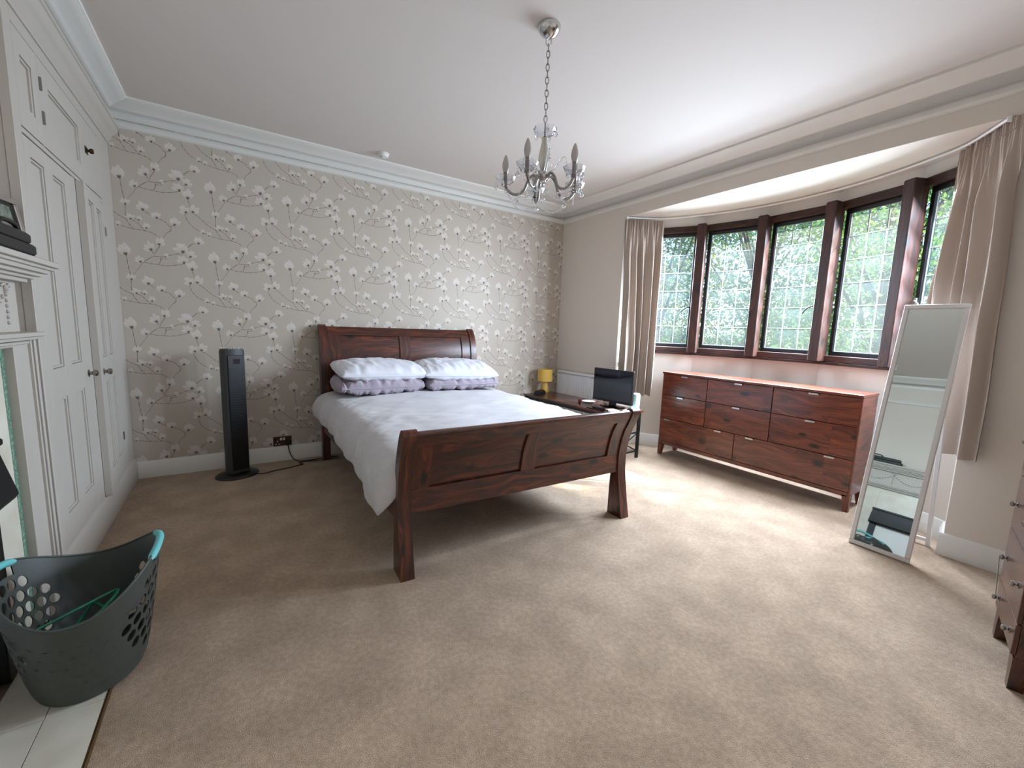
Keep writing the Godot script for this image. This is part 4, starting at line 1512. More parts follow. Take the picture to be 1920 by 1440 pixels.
func pillow(called: String, label: String, at: Vector3, size: Vector3, turn: Vector3, m: Material, seed_: int, crease: float) -> void:
	var t := thing(called, label, "pillow", at, 0.0, "pillows on the sleigh bed")
	t.transform = Transform3D(Basis.from_euler(turn), at)
	var f := noise(60 + seed_, 1.0, 2)
	var nu := 64
	var nv := 44
	var b := Mb.new()
	b.xf = t.transform
	for s in [1.0, -1.0]:
		var rows := []
		var uvs := []
		for i in nv + 1:
			var row := PackedVector3Array()
			var ur := PackedVector2Array()
			var v := sin((float(i) / nv - 0.5) * PI)
			for j in nu + 1:
				var u := sin((float(j) / nu - 0.5) * PI)
				var e := pow(maxf(0.0, (1.0 - pow(absf(u), 2.6)) * (1.0 - pow(absf(v), 2.6))), 0.24 if m == M.grey_pillow else 0.36)
				var px := u * size.x * 0.5 * (1.0 - 0.05 * v * v + 0.02 * absf(u * v))
				var pz := v * size.z * 0.5 * (1.0 - 0.07 * u * u + 0.03 * absf(u * v))
				var h := e * size.y * 0.5
				if s < 0.0:
					h *= 0.8
				var lip := smoothstep(0.0, 0.35, e)
				var fold := f.get_noise_2d(px * 9.0, pz * 3.2) * 0.016 + f.get_noise_2d(px * 26.0 + 9.0, pz * 8.0 + h * 12.0) * 0.008
				var ruche := sin(px * 150.0 + f.get_noise_2d(px * 14.0, pz * 5.0 + 3.0) * 9.0) * 0.0035 * smoothstep(0.35, 0.8, absf(v)) if m == M.grey_pillow else 0.0
				h += (fold * crease + ruche * crease) * lip
				row.append(Vector3(px, s * h, pz + (fold * 0.3 * crease) * lip))
				ur.append(Vector2(px, pz))
			rows.append(row)
			uvs.append(ur)
		b.grid(rows, false, s > 0.0, uvs)
	obj("pillow_case", b, m, t)
	# piped seam round the edge
	var line := PackedVector3Array()
	for k in 80:
		var a := TAU * k / 80.0
		var u := clampf(cos(a) * 1.42, -1.0, 1.0)
		var v := clampf(sin(a) * 1.42, -1.0, 1.0)
		line.append(t.transform * Vector3(u * size.x * 0.5 * (1.0 - 0.05 * v * v + 0.02 * absf(u * v)), 0, v * size.z * 0.5 * (1.0 - 0.07 * u * u + 0.03 * absf(u * v))))
	var q := Mb.new()
	q.tube(line, 0.004, 6, true)
	obj("seam", q, m, t)


func bedside() -> void:
	var top := 0.512
	var at := Vector3(3.235, 0, -3.49)
	var t := thing("side_table", "long low table with a dark wood top and black crossed-bar legs between bed and radiator", "table", at, 0.06)
	var x := t.transform
	var b := wood_mb(Vector3.BACK, 31.0)
	b.xf = x
	b.span(-0.235, 0.235, top - 0.022, top, -0.71, 0.71, 0.004)
	obj("top", b, M.table_wood, t)
	b = Mb.new()
	b.xf = x
	for s in [-1.0, 1.0]:
		b.span(s * 0.205 - 0.009, s * 0.205 + 0.009, top - 0.055, top - 0.022, -0.68, 0.68, 0.002)
		b.span(-0.205, 0.205, top - 0.055, top - 0.022, s * 0.67 - 0.009, s * 0.67 + 0.009, 0.002)
	obj("apron", b, M.black_iron, t)
	for sx in [-1.0, 1.0]:
		for sz in [-1.0, 1.0]:
			b = Mb.new()
			b.xf = x
			b.span(sx * 0.212 - 0.014, sx * 0.212 + 0.014, 0.0, top - 0.022, sz * 0.675 - 0.014, sz * 0.675 + 0.014, 0.002)
			obj("leg", b, M.black_iron, t)
	for sz in [-1.0, 1.0]:
		for y in [0.275, 0.075]:
			b = Mb.new()
			b.xf = x
			b.span(-0.2, 0.2, y - 0.008, y + 0.008, sz * 0.675 - 0.007, sz * 0.675 + 0.007, 0.002)
			obj("stretcher", b, M.black_iron, t)
		for s in [-1.0, 1.0]:
			b = Mb.new()
			b.xf = x
			b.bar(Vector3(-0.198 * s, 0.08, sz * 0.675 + s * 0.003), Vector3(0.198 * s, 0.27, sz * 0.675 + s * 0.003), 0.012, 0.008, Vector3.UP)
			obj("cross_bar", b, M.black_iron, t)
	# television, its screen towards the pillows
	var tp := Vector3(3.345, top, -3.09)
	t = thing("television", "small black flat television on a stand, its screen turned to the bed", "television", tp, -1.46)
	x = t.transform
	b = Mb.new()
	b.xf = x
	b.span(-0.255, 0.255, 0.045, 0.40, -0.022, 0.006, 0.005)
	b.span(-0.17, 0.17, 0.09, 0.34, -0.048, -0.02, 0.012)
	obj("housing", b, M.black, t)
	b = Mb.new()
	b.xf = x
	b.span(-0.241, 0.241, 0.072, 0.388, 0.0, 0.0075, 0.0)
	obj("screen", b, M.screen, t)
	b = Mb.new()
	b.xf = x
	b.span(-0.253, 0.253, 0.047, 0.066, 0.002, 0.012, 0.004)
	obj("bezel", b, M.black_gloss, t)
	b = Mb.new()
	b.xf = x
	b.span(-0.045, 0.045, 0.008, 0.09, -0.03, -0.008, 0.006)
	obj("neck", b, M.black, t)
	b = Mb.new()
	b.xf = x * Transform3D(Basis().scaled(Vector3(1.0, 1.0, 0.62)), Vector3(0, 0, -0.015))
	b.lathe(PackedVector2Array([Vector2(0, 0), Vector2(0.15, 0), Vector2(0.152, 0.006), Vector2(0.13, 0.013), Vector2(0, 0.016)]), Vector3.ZERO, 32)
	obj("stand", b, M.black_gloss, t)
	# lamp, clock and small things
	var lp := Vector3(3.295, top, -4.195)
	t = thing("table_lamp", "little yellow table lamp with a drum shade in the corner by the radiator", "lamp", lp)
	b = Mb.new().lathe(PackedVector2Array([Vector2(0, 0), Vector2(0.048, 0), Vector2(0.052, 0.008), Vector2(0.050, 0.05), Vector2(0.041, 0.105), Vector2(0.030, 0.14), Vector2(0.014, 0.148), Vector2(0.012, 0.17), Vector2(0, 0.17)]), lp, 28)
	obj("base", b, M.yellow_base, t)
	b = Mb.new().lathe(PackedVector2Array([Vector2(0.094, 0.146), Vector2(0.097, 0.146), Vector2(0.091, 0.296), Vector2(0.088, 0.296), Vector2(0.094, 0.146)]), lp, 32)
	obj("shade", b, M.yellow_shade, t)
	b = Mb.new()
	for k in 3:
		var a := TAU * k / 3.0
		b.tube(PackedVector3Array([lp + Vector3(0, 0.165, 0), lp + Vector3(cos(a) * 0.093, 0.16, sin(a) * 0.093)]), 0.0015, 5)
	obj("shade_ring", b, M.steel, t)
	var cp := Vector3(3.12, top, -4.06)
	t = thing("alarm_clock", "small black alarm clock beside the yellow lamp", "clock", cp, 0.5)
	b = Mb.new()
	b.xf = t.transform
	b.prism(PackedVector2Array([Vector2(-0.045, 0), Vector2(0.045, 0), Vector2(0.040, 0.035), Vector2(0.02, 0.05), Vector2(-0.03, 0.052), Vector2(-0.045, 0.03)]), Vector3(-0.075, 0, 0), Vector3.BACK, Vector3.UP, Vector3(0.15, 0, 0))
	obj("body", b, M.black, t)
	b = Mb.new()
	b.xf = t.transform
	b.span(-0.05, 0.05, 0.014, 0.032, 0.041, 0.0435, 0.001)
	obj("display", b, M.black_gloss, t)
	b = Mb.new()
	b.xf = Transform3D(Basis(Vector3.UP, 0.4), Vector3(3.31, top, -3.40))
	b.lathe(PackedVector2Array([Vector2(0, 0), Vector2(0.045, 0), Vector2(0.07, 0.012), Vector2(0.072, 0.014), Vector2(0.066, 0.013), Vector2(0.04, 0.004), Vector2(0, 0.003)]), Vector3.ZERO, 28)
	single("saucer", b, M.white_plastic, "shallow white dish on the long table behind the television's edge", "dish")
	b = Mb.new().lathe(PackedVector2Array([Vector2(0, 0), Vector2(0.014, 0), Vector2(0.017, 0.01), Vector2(0.017, 0.03), Vector2(0.013, 0.036), Vector2(0, 0.037)]), Vector3(3.20, top, -3.43), 18)
	single("lip_balm_pot", b, M.red, "tiny dark red pot on the long table next to the white dish", "pot")
	b = Mb.new()
	b.xf = Transform3D(Basis(Vector3.UP, 0.3), Vector3(3.46, top, -2.87))
	b.box(Vector3(0, 0.085, 0), Vector3(0.10, 0.17, 0.07), 0.012)
	single("tissue_box", b, M.aqua, "pale aqua box standing behind the television near the table's end", "box")
	b = Mb.new()
	b.xf = Transform3D(Basis(Vector3.UP, 0.06), Vector3(3.085, top, -3.03))
	b.box(Vector3(0, 0.005, 0), Vector3(0.09, 0.01, 0.24), 0.004)
	single("tablet", b, M.black_gloss, "thin black tablet lying at the table's edge beside the duvet", "tablet")
	b = Mb.new()
	b.xf = Transform3D(Basis(Vector3.UP, -0.2), Vector3(3.17, top, -2.90))
	b.box(Vector3(0, 0.003, 0), Vector3(0.12, 0.006, 0.16), 0.001)
	single("notepad", b, M.paper, "white notepad lying on the table next to the thin black tablet", "notepad")
	b = Mb.new()
	b.xf = Transform3D(Basis(Vector3.UP, 0.15), Vector3(3.37, top, -2.84))
	b.box(Vector3(0, 0.004, 0), Vector3(0.17, 0.008, 0.09), 0.002)
	single("envelope", b, M.paper, "white envelope lying on the end of the table behind the bed's scrolled post", "envelope")
	# radiator
	t = thing("radiator", "white ribbed panel radiator on the wall behind the television", "radiator", Vector3(XR, 0.16, -3.86))
	b = Mb.new()
	var z := -4.24
	var rows := [PackedVector3Array(), PackedVector3Array(), PackedVector3Array(), PackedVector3Array()]
	while z < -3.46:
		for q in [[0.0, 0.0], [0.027, 0.0], [0.031, 0.022], [0.038, 0.022], [0.0419, 0.0]]:
			rows[0].append(Vector3(3.541 + q[1] * 0.0, 0.165, z + q[0]))
			rows[1].append(Vector3(3.541 + q[1], 0.19, z + q[0]))
			rows[2].append(Vector3(3.541 + q[1], 0.735, z + q[0]))
			rows[3].append(Vector3(3.541 + q[1] * 0.0, 0.755, z + q[0]))
		z += 0.042
	b.grid(rows)
	obj("front_panel", b, M.radiator, t)
	b = Mb.new()
	b.span(3.5415, 3.583, 0.755, 0.79, -4.245, -3.45, 0.008)
	b.span(3.5415, 3.583, 0.16, 0.168, -4.245, -3.45, 0.003)
	b.span(3.5415, 3.588, 0.16, 0.785, -4.249, -4.238, 0.003)
	b.span(3.5415, 3.588, 0.16, 0.785, -3.457, -3.446, 0.003)
	b.span(3.573, XR - 0.012, 0.17, 0.78, -4.235, -3.46, 0.003)
	obj("casing", b, M.radiator, t)
	b = Mb.new()
	b.tube(PackedVector3Array([Vector3(3.58, 0.0, -3.42), Vector3(3.58, 0.17, -3.42)]), 0.009, 10)
	b.tube(PackedVector3Array([Vector3(3.58, 0.19, -3.45), Vector3(3.58, 0.19, -3.405)]), 0.014, 10)
	obj("valve", b, M.white_plastic, t)


func chest() -> void:
	var xf := 3.832
	var z0 := -2.83
	var z1 := -1.10
	var t := thing("chest_of_drawers", "wide red-brown wooden chest of eight drawers under the bow window", "chest of drawers", Vector3(4.0, 0, -1.965))
	var xb := 4.145
	var b := wood_mb(Vector3.BACK, 51.0)
	b.span(xf - 0.010, xb, 0.884, 0.906, z0 - 0.004, z1 + 0.004, 0.004)
	obj("top", b, M.chest_wood, t)
	for s in [z0 + 0.009, z1 - 0.009]:
		b = wood_mb(Vector3.RIGHT, 52.0 + s)
		b.span(xf + 0.004, xb - 0.004, 0.13, 0.884, s - 0.009, s + 0.009, 0.002)
		obj("side_panel", b, M.chest_wood, t)
	b = wood_mb(Vector3.BACK, 54.0)
	b.span(xf + 0.022, xb - 0.006, 0.135, 0.883, z0 + 0.018, z1 - 0.018, 0.0)
	obj("body", b, M.chest_wood, t)
	b = wood_mb(Vector3.BACK, 55.0)
	b.span(xf + 0.004, xf + 0.024, 0.118, 0.152, z0 + 0.018, z1 - 0.018, 0.002)
	obj("apron", b, M.chest_wood, t)
	for q in [[xf + 0.004, z0, 1.0, 1.0], [xf + 0.004, z1, 1.0, -1.0], [xb - 0.004, z0, -1.0, 1.0], [xb - 0.004, z1, -1.0, -1.0]]:
		b = wood_mb(Vector3.UP, 56.0 + q[0] + q[1])
		# square tapered leg, its two outer faces upright
		var top := 0.052
		var low := 0.034
		var p := []
		for w in [[top, 0.13], [low, 0.0]]:
			var sx: float = q[2] * w[0]
			var sz: float = q[3] * w[0]
			p.append([Vector3(q[0], w[1], q[1]), Vector3(q[0] + sx, w[1], q[1]), Vector3(q[0] + sx, w[1], q[1] + sz), Vector3(q[0], w[1], q[1] + sz)])
		for k in 4:
			var m := (k + 1) % 4
			if q[2] * q[3] > 0.0:
				b.quad(p[0][k], p[0][m], p[1][m], p[1][k])
			else:
				b.quad(p[0][m], p[0][k], p[1][k], p[1][m])
		if q[2] * q[3] > 0.0:
			b.quad(p[1][0], p[1][1], p[1][2], p[1][3])
			b.quad(p[0][3], p[0][2], p[0][1], p[0][0])
		else:
			b.quad(p[1][3], p[1][2], p[1][1], p[1][0])
			b.quad(p[0][0], p[0][1], p[0][2], p[0][3])
		obj("leg", b, M.chest_wood, t)
	var zl := z0 + 0.012
	var zr := z1 - 0.012
	var drawers := [[zl, -2.3205, 0.662, 0.880, [-2.567]], [-2.3155, -1.7205, 0.662, 0.880, [-2.015]], [-1.7155, zr, 0.662, 0.880, [-1.415]], [zl, -2.3205, 0.4095, 0.6575, [-2.60]], [-2.3155, -1.7205, 0.4095, 0.6575, [-2.015]], [-1.7155, zr, 0.4095, 0.6575, [-1.416]], [zl, -2.0125, 0.156, 0.405, [-2.733, -2.167]], [-2.0075, zr, 0.156, 0.405, [-1.869, -1.258]]]
	var k := 0
	for d in drawers:
		b = wood_mb(Vector3.BACK, 60.0 + k * 1.37)
		b.span(xf, xf + 0.02, d[2], d[3], d[0], d[1], 0.002)
		var o := obj("drawer", b, M.chest_wood, t)
		for z in d[4]:
			b = Mb.new()
			b.span(xf - 0.014, xf + 0.004, d[3] - 0.006, d[3] - 0.002, z - 0.034, z + 0.034, 0.001)
			b.span(xf - 0.0145, xf - 0.011, d[3] - 0.016, d[3] - 0.003, z - 0.034, z + 0.034, 0.001)
			obj("pull", b, M.steel, o)
		k += 1


func mirror() -> void:
	var at := Vector3(3.271, 0, -0.765)
	var t := thing("standing_mirror", "tall narrow white framed mirror leaning back on its easel leg before the window", "mirror", at, -PI / 2 - 0.035)
	var tilt := Transform3D(Basis(Vector3.RIGHT, -0.2275), Vector3(0, 0.004, 0))
	var x := t.transform * tilt
	var w := 0.149
	var h := 1.578
	var b: Mb
	for q in [[-w, w, 0.0, 0.026], [-w, w, h - 0.026, h], [-w, -w + 0.024, 0.026, h - 0.026], [w - 0.024, w, 0.026, h - 0.026]]:
		b = Mb.new()
		b.xf = x
		b.span(q[0], q[1], q[2], q[3], -0.024, 0.0, 0.003)
		obj("frame", b, M.mirror_frame, t)
	b = Mb.new()
	b.xf = x
	b.span(-w + 0.023, w - 0.023, 0.025, h - 0.025, -0.016, -0.010, 0.0)
	obj("glass", b, M.mirror, t)
	b = Mb.new()
	b.xf = x
	b.span(-w + 0.02, w - 0.02, 0.02, h - 0.02, -0.022, -0.017, 0.0)
	obj("backing", b, M.mirror_frame, t)
	# easel leg: two bars and a foot rail
	var hinge := tilt * Vector3(0, 1.05, -0.028)
	for s in [-1.0, 1.0]:
		b = Mb.new()
		b.xf = t.transform
		b.bar(Vector3(s * 0.128, 0.0, -0.42), Vector3(s * 0.128, hinge.y, hinge.z), 0.022, 0.02, Vector3.RIGHT, 0.002)
		obj("back_leg", b, M.mirror_frame, t)
	b = Mb.new()
	b.xf = t.transform
	b.span(-0.118, 0.118, 0.03, 0.05, -0.423, -0.405, 0.002)
	obj("foot_rail", b, M.mirror_frame, t)


func curtain(called: String, label: String, top: Array, mid: Array, low: Array, y_top: float, y_low: float, pleats: float, amp: float, seed_: int) -> void:
	# top, mid and low: the line it hangs along at three heights (x, z)
	var t := thing(called, label, "curtain", Vector3(low[0].x, y_low, low[0].y))
	var f := noise(seed_, 1.0, 2)
	var line := func(a: Array, s: float) -> Vector2:
		var k := a.size() - 1
		var i := mini(int(s * k), k - 1)
		return (a[i] as Vector2).lerp(a[i + 1], s * k - i)
	var rows := []
	var back := []
	var uvs := []
	var nr := 56
	var nc := 220
	for i in nr + 1:
		var v := float(i) / nr
		var y := lerpf(y_top, y_low, v)
		var row := PackedVector3Array()
		var bk := PackedVector3Array()
		var ur := PackedVector2Array()
		for j in nc + 1:
			var s := float(j) / nc
			var p: Vector2
			if v < 0.5:
				p = (line.call(top, s) as Vector2).lerp(line.call(mid, s), smoothstep(0.0, 1.0, v * 2.0))
			else:
				p = (line.call(mid, s) as Vector2).lerp(line.call(low, s), smoothstep(0.0, 1.0, v * 2.0 - 1.0))
			var a: Vector2 = (line.call(mid, minf(1.0, s + 0.03)) as Vector2) - (line.call(mid, maxf(0.0, s - 0.03)) as Vector2)
			var n := a.orthogonal().normalized()
			var open := smoothstep(0.02, 0.22, v)
			var ph := s * pleats * TAU + f.get_noise_2d(s * 3.0, v * 0.9) * 2.2 * open
			var fine := sin(s * pleats * 2.7 * TAU + sin(s * 31.0) * 1.5)
			var dd := amp * open * (sin(ph) + 0.32 * sin(ph * 2.0 + 1.0)) * (0.75 + 0.5 * f.get_noise_2d(s * 5.0 + 9.0, 3.0)) + (1.0 - open) * (0.010 * fine + 0.004 * sin(s * 190.0))
			# header: gathered tape, a small frill above it
			if v < 0.035:
				dd += 0.004 * sin(s * 240.0)
			var q := p + n * dd
			row.append(Vector3(q.x, y + 0.006 * sin(s * pleats * TAU) * (1.0 if v > 0.98 else 0.0), q.y))
			bk.append(row[j] + Vector3(n.x, 0, n.y) * 0.003)
			ur.append(Vector2(s * 1.6, y))
		rows.append(row)
		back.append(bk)
		uvs.append(ur)
	var b := Mb.new()
	var c := Vector3(1.5, 1.5, -2.0)
	var e0: Vector3 = (rows[nr / 2][nc] - rows[nr / 2][0])
	var nrm := e0.cross(Vector3.DOWN)
	var flip := nrm.dot(c - rows[nr / 2][nc / 2]) < 0.0
	b.grid(rows, false, flip, uvs)
	b.grid(back, false, not flip, uvs)
	obj("drape", b, M.curtain, t)
	# heading tape band
	var hd := Mb.new()
	var h0 := []
	for w in [0.062, 0.068]:
		var r := PackedVector3Array()
		for j in nc + 1:
			var p: Vector3 = rows[1][j]
			r.append(Vector3(p.x, y_top - w, p.z) + (c - p).normalized() * 0.004)
		h0.append(r)
	hd.grid(h0, false, flip)
	obj("heading_tape", hd, M.curtain, t)


func curtains() -> void:
	curtain("curtain", "beige pleated curtain at the bed end of the bow window, its lower folds sunlit", [Vector2(3.575, -3.27), Vector2(3.74, -3.18), Vector2(3.93, -3.04)], [Vector2(3.585, -3.24), Vector2(3.74, -3.14), Vector2(3.89, -3.02)], [Vector2(3.585, -3.24), Vector2(3.73, -3.13), Vector2(3.86, -2.985)], 2.515, 0.615, 5.0, 0.040, 71)
	curtain("curtain", "long beige curtain gathered behind the standing mirror at the window's end", [Vector2(3.97, -0.83), Vector2(3.76, -0.67), Vector2(3.53, -0.50)], [Vector2(3.88, -0.84), Vector2(3.76, -0.67), Vector2(3.54, -0.475)], [Vector2(3.84, -0.82), Vector2(3.74, -0.66), Vector2(3.53, -0.455)], 2.535, 0.625, 4.5, 0.032, 72)
	# the track they hang from follows the bow
	var pts := [Vector3(3.60, 2.536, -3.27)]
	for k in 13:
		pts.append(bay(lerpf(-36.0, 37.0, k / 12.0), BAY_R - 0.12, 2.536))
	pts.append(Vector3(3.60, 2.536, -0.58))
	var t := thing("curtain_track", "slim white curtain track bent along the bow window's ceiling", "curtain track", Vector3(4.2, 2.536, -1.95))
	var b := Mb.new()
	b.tube(curve(pts, 56), 0.009, 6)
	obj("track", b, M.white_plastic, t)
	for k in 2:
		b = Mb.new().box([Vector3(3.60, 2.536, -3.275), Vector3(3.60, 2.536, -0.575)][k], Vector3(0.022, 0.03, 0.022), 0.004)
		obj("end_stop", b, M.white_plastic, t)


func torus(b: Mb, at: Vector3, u: Vector3, v: Vector3, ru: float, rv: float, r: float, n := 16) -> void:
	var p := PackedVector3Array()
	for k in n:
		p.append(at + u * ru * cos(TAU * k / n) + v * rv * sin(TAU * k / n))
	b.tube(p, r, 6, true)


func drop(parent: Node3D, p: Vector3, size: float) -> void:
	# a cut crystal pear hung on two beads
	var b := Mb.new()
	b.lathe(PackedVector2Array([Vector2(0, 0), Vector2(size * 0.3, size * 0.18), Vector2(size * 0.36, size * 0.42), Vector2(size * 0.2, size * 0.78), Vector2(0, size)]), p - Vector3(0, size + 0.012, 0), 6, 5.0)
	b.lathe(PackedVector2Array([Vector2(0, -0.005), Vector2(0.005, 0), Vector2(0, 0.005)]), p - Vector3(0, 0.006, 0), 6, 5.0)
	obj("crystal_drop", b, M.crystal, parent)


func bead_string(parent: Node3D, a: Vector3, c: Vector3, sag: float, n: int) -> void:
	var b := Mb.new()
	for k in n + 1:
		var s := float(k) / n
		var p := a.lerp(c, s) - Vector3(0, sag * 4.0 * s * (1.0 - s), 0)
		b.lathe(PackedVector2Array([Vector2(0, -0.0048), Vector2(0.0048, 0), Vector2(0, 0.0048)]), p, 6, 5.0)
	obj("bead_string", b, M.crystal, parent).set_meta("kind", "stuff")


func chandelier() -> void:
	var c := Vector3(1.385, 0, -1.855)
	var t := thing("chandelier", "five-arm glass and chrome chandelier with candle bulbs and crystal drops hanging from the ceiling", "chandelier", c + Vector3(0, 2.03, 0))
	var b := Mb.new().lathe(PackedVector2Array([Vector2(0, -0.058), Vector2(0.012, -0.056), Vector2(0.03, -0.046), Vector2(0.048, -0.03), Vector2(0.057, -0.014), Vector2(0.058, 0.0), Vector2(0, 0.0)]), c + Vector3(0, CEIL, 0), 40)
	obj("ceiling_rose", b, M.chrome, t)
	b = Mb.new()
	torus(b, c + Vector3(0, CEIL - 0.072, 0), Vector3(0.84, 0, 0.54), Vector3.UP, 0.014, 0.017, 0.003)
	obj("hook", b, M.chrome, t)
	var y := CEIL - 0.098
	var k := 0
	while y > 2.352:
		b = Mb.new()
		torus(b, c + Vector3(0, y, 0), Vector3(0.84, 0, 0.54) if k % 2 else Vector3(-0.54, 0, 0.84), Vector3.UP, 0.0085, 0.0185, 0.0024, 14)
		obj("chain_link", b, M.dull_chrome, t)
		y -= 0.0305
		k += 1
	# crown dish, vase, hub
	b = Mb.new().lathe(PackedVector2Array([Vector2(0.008, 2.292), Vector2(0.03, 2.294), Vector2(0.05, 2.31), Vector2(0.058, 2.332), Vector2(0.054, 2.334), Vector2(0.046, 2.313), Vector2(0.028, 2.30), Vector2(0.008, 2.298)]), c, 48, 60.0, 8, 0.07)
	obj("crown_dish", b, M.crystal, t)
	b = Mb.new().lathe(PackedVector2Array([Vector2(0, 2.10), Vector2(0.004, 2.10), Vector2(0.004, 2.36), Vector2(0, 2.36)]), c, 10)
	obj("rod", b, M.dull_chrome, t)
	b = Mb.new().lathe(PackedVector2Array([Vector2(0.006, 2.128), Vector2(0.015, 2.13), Vector2(0.022, 2.15), Vector2(0.029, 2.175), Vector2(0.028, 2.20), Vector2(0.021, 2.235), Vector2(0.015, 2.265), Vector2(0.0155, 2.285), Vector2(0.006, 2.29)]), c, 28, 60.0)
	obj("vase", b, M.vase_glass, t)
	b = Mb.new().lathe(PackedVector2Array([Vector2(0, 2.044), Vector2(0.004, 2.047), Vector2(0.008, 2.056), Vector2(0.005, 2.062), Vector2(0.016, 2.066), Vector2(0.018, 2.072), Vector2(0.012, 2.076), Vector2(0.024, 2.086), Vector2(0.029, 2.10), Vector2(0.024, 2.116), Vector2(0.014, 2.124), Vector2(0.018, 2.13), Vector2(0, 2.132)]), c, 28)
	obj("hub", b, M.chrome, t)
	var ends := []
	for i in 5:
		var a := (150.0 - i * 72.0) * DEGREE
		var d := Vector3(cos(a), 0, sin(a))
		var arm := curve([c + d * 0.022 + Vector3(0, 2.085, 0), c + d * 0.050 + Vector3(0, 2.104, 0), c + d * 0.078 + Vector3(0, 2.080, 0), c + d * 0.098 + Vector3(0, 2.032, 0), c + d * 0.135 + Vector3(0, 2.008, 0), c + d * 0.175 + Vector3(0, 2.020, 0), c + d * 0.2 + Vector3(0, 2.050, 0)], 36)
		b = Mb.new().tube(arm, 0.0072, 9)
		obj("arm", b, M.dull_chrome, t)
		var e := c + d * 0.2 - Vector3(0, 0.022, 0)
		ends.append(e)
		b = Mb.new().lathe(PackedVector2Array([Vector2(0.008, 2.078), Vector2(0.028, 2.083), Vector2(0.046, 2.100), Vector2(0.053, 2.118), Vector2(0.050, 2.120), Vector2(0.042, 2.103), Vector2(0.026, 2.088), Vector2(0.008, 2.084)]), e, 40, 60.0, 7, 0.06)
		obj("drip_dish", b, M.crystal, t)
		b = Mb.new().lathe(PackedVector2Array([Vector2(0, 2.07), Vector2(0.013, 2.072), Vector2(0.015, 2.082), Vector2(0.0105, 2.088), Vector2(0.0105, 2.138), Vector2(0.0125, 2.142), Vector2(0, 2.143)]), e, 18)
		obj("candle_sleeve", b, M.sleeve, t)
		b = Mb.new().lathe(PackedVector2Array([Vector2(0.010, 2.141), Vector2(0.0135, 2.148), Vector2(0.0175, 2.163), Vector2(0.0185, 2.175), Vector2(0.0165, 2.193), Vector2(0.011, 2.212), Vector2(0.005, 2.226), Vector2(0, 2.231)]), e, 20, 60.0)
		obj("candle_bulb", b, M.bulb, t)
		# three drops under each dish
		for q in 3:
			var w := a + (q - 1) * 1.5
			drop(t, e + Vector3(cos(w) * 0.05, 2.10, sin(w) * 0.05), 0.034)
		drop(t, c + d * 0.135 + Vector3(0, 1.999, 0), 0.032)
		# glass crook between the arms
		var g := a - 36.0 * DEGREE
		var gd := Vector3(cos(g), 0, sin(g))
		b = Mb.new().tube(curve([c + gd * 0.024 + Vector3(0, 2.11, 0), c + gd * 0.06 + Vector3(0, 2.135, 0), c + gd * 0.085 + Vector3(0, 2.175, 0), c + gd * 0.11 + Vector3(0, 2.19, 0), c + gd * 0.118 + Vector3(0, 2.165, 0)], 20), [0.006, 0.006, 0.006, 0.006, 0.0055, 0.0055, 0.005, 0.005, 0.005, 0.0045, 0.0045, 0.004, 0.004, 0.004, 0.0035, 0.0035, 0.003, 0.003, 0.003, 0.003, 0.003], 8)
		obj("glass_crook", b, M.crystal, t)
		drop(t, c + gd * 0.118 + Vector3(0, 2.165, 0), 0.026)
		drop(t, c + Vector3(cos(g) * 0.056, 2.33, sin(g) * 0.056), 0.03)
	for i in 5:
		bead_string(t, ends[i] + Vector3(0, 2.078, 0), ends[(i + 1) % 5] + Vector3(0, 2.078, 0), 0.10, 22)
		bead_string(t, ends[i] + Vector3(0, 2.075, 0), c + Vector3(0, 2.06, 0), 0.06, 17)
	# smoke alarm
	t = thing("smoke_alarm", "small round white smoke alarm on the ceiling towards the papered wall", "smoke alarm", Vector3(1.175, CEIL, -3.967))
	b = Mb.new().lathe(PackedVector2Array([Vector2(0, -0.034), Vector2(0.03, -0.033), Vector2(0.043, -0.026), Vector2(0.047, -0.012), Vector2(0.052, -0.01), Vector2(0.054, 0.0), Vector2(0, 0.0)]), Vector3(1.175, CEIL, -3.967), 32)
	obj("cover", b, M.white_plastic, t)
	b = Mb.new().lathe(PackedVector2Array([Vector2(0, -0.037), Vector2(0.008, -0.036), Vector2(0.009, -0.032), Vector2(0, -0.032)]), Vector3(1.155, CEIL, -3.95), 14)
	obj("test_button", b, M.sleeve, t)


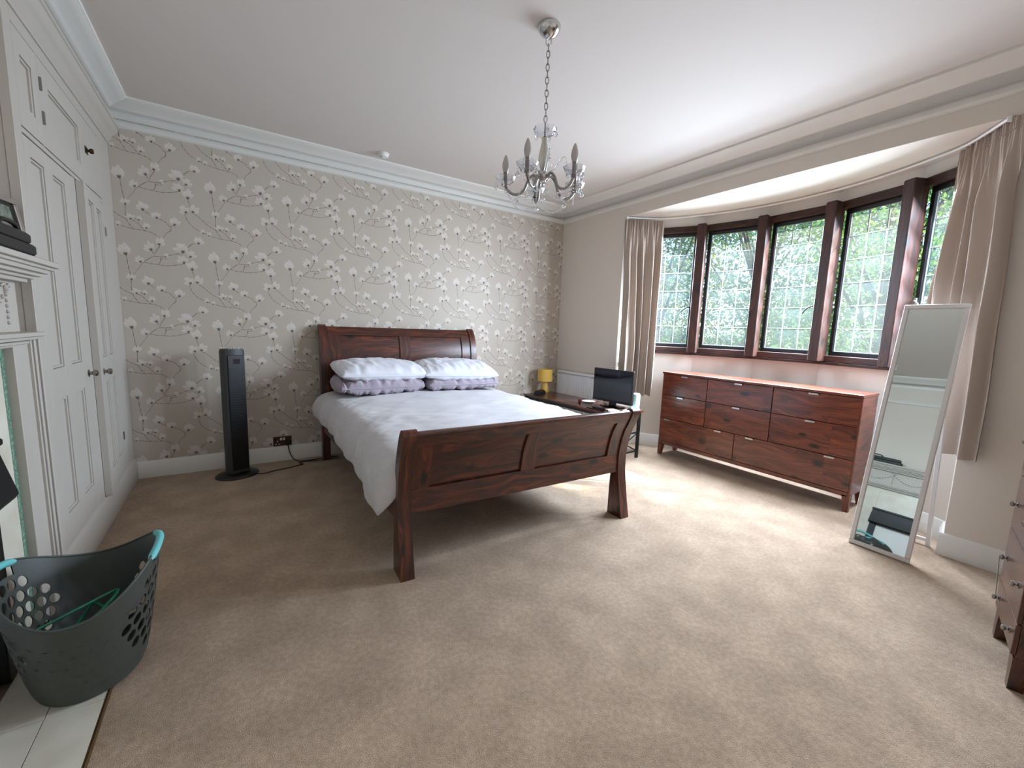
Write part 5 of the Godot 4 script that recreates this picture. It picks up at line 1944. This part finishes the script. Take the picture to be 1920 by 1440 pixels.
func corner_chest() -> void:
	# stands askew by the wall behind the camera; only its drawer fronts' edge is in view
	var near := Vector3(2.405, 0, -0.14)
	var along := Vector3(0.976, 0, -0.217).normalized()
	var out := Vector3(-0.217, 0, -0.976).normalized()
	var w := 0.44
	var t := thing("narrow_chest", "dark brown wooden chest of drawers with small metal knobs, cut off by the picture's edge", "chest of drawers", near + along * w * 0.5 - out * 0.2, 0.0)
	t.transform = Transform3D(Basis(-along, Vector3.UP, out), near + along * w * 0.5)
	var x := t.transform      # +z out of the drawers, +x towards the camera's side
	var b := wood_mb(Vector3.UP, 81.0)
	b.xf = x
	b.span(-w * 0.5, w * 0.5, 0.13, 1.06, -0.40, -0.014, 0.004)
	obj("body", b, M.table_wood, t)
	b = wood_mb(Vector3.RIGHT, 82.0)
	b.xf = x
	b.span(-w * 0.5 - 0.012, w * 0.5 + 0.012, 1.06, 1.085, -0.41, 0.012, 0.004)
	obj("top", b, M.table_wood, t)
	for s in [-1.0, 1.0]:
		for zz in [-0.03, -0.375]:
			b = wood_mb(Vector3.UP, 83.0 + s + zz)
			b.xf = x
			b.prism(PackedVector2Array([Vector2(s * w * 0.5, 0.132), Vector2(s * (w * 0.5 - 0.07), 0.132), Vector2(s * (w * 0.5 - 0.055), 0.06), Vector2(s * (w * 0.5 - 0.05), 0.0), Vector2(s * (w * 0.5 - 0.006), 0.0)]), Vector3(0, 0, zz - 0.02), Vector3.RIGHT, Vector3.UP, Vector3(0, 0, 0.042))
			obj("leg", b, M.table_wood, t)
	for k in 4:
		var y0: float = [0.14, 0.266, 0.514, 0.752][k]
		var y1: float = [0.262, 0.510, 0.748, 1.055][k]
		b = wood_mb(Vector3.RIGHT, 84.0 + k)
		b.xf = x
		b.span(-w * 0.5 + 0.004, w * 0.5 - 0.004, y0, y1, -0.016, 0.0, 0.004)
		var d := obj("drawer", b, M.table_wood, t)
		for s in [-1.0, 1.0]:
			knob_at(d, x * Vector3(s * 0.14, (y0 + y1) * 0.5, 0.0), M.dull_chrome, 0.011, out)
	b = Mb.new()
	var k0 := x * Vector3(-0.14, 0.388, 0.024)
	b.tube(curve([k0, k0 - Vector3(0, 0.05, 0) + along * -0.02, k0 - Vector3(0, 0.12, 0) + along * -0.06, k0 - Vector3(0, 0.15, 0) + along * -0.075], 16), 0.0018, 6)
	obj("knob_string", b, M.cane, t)
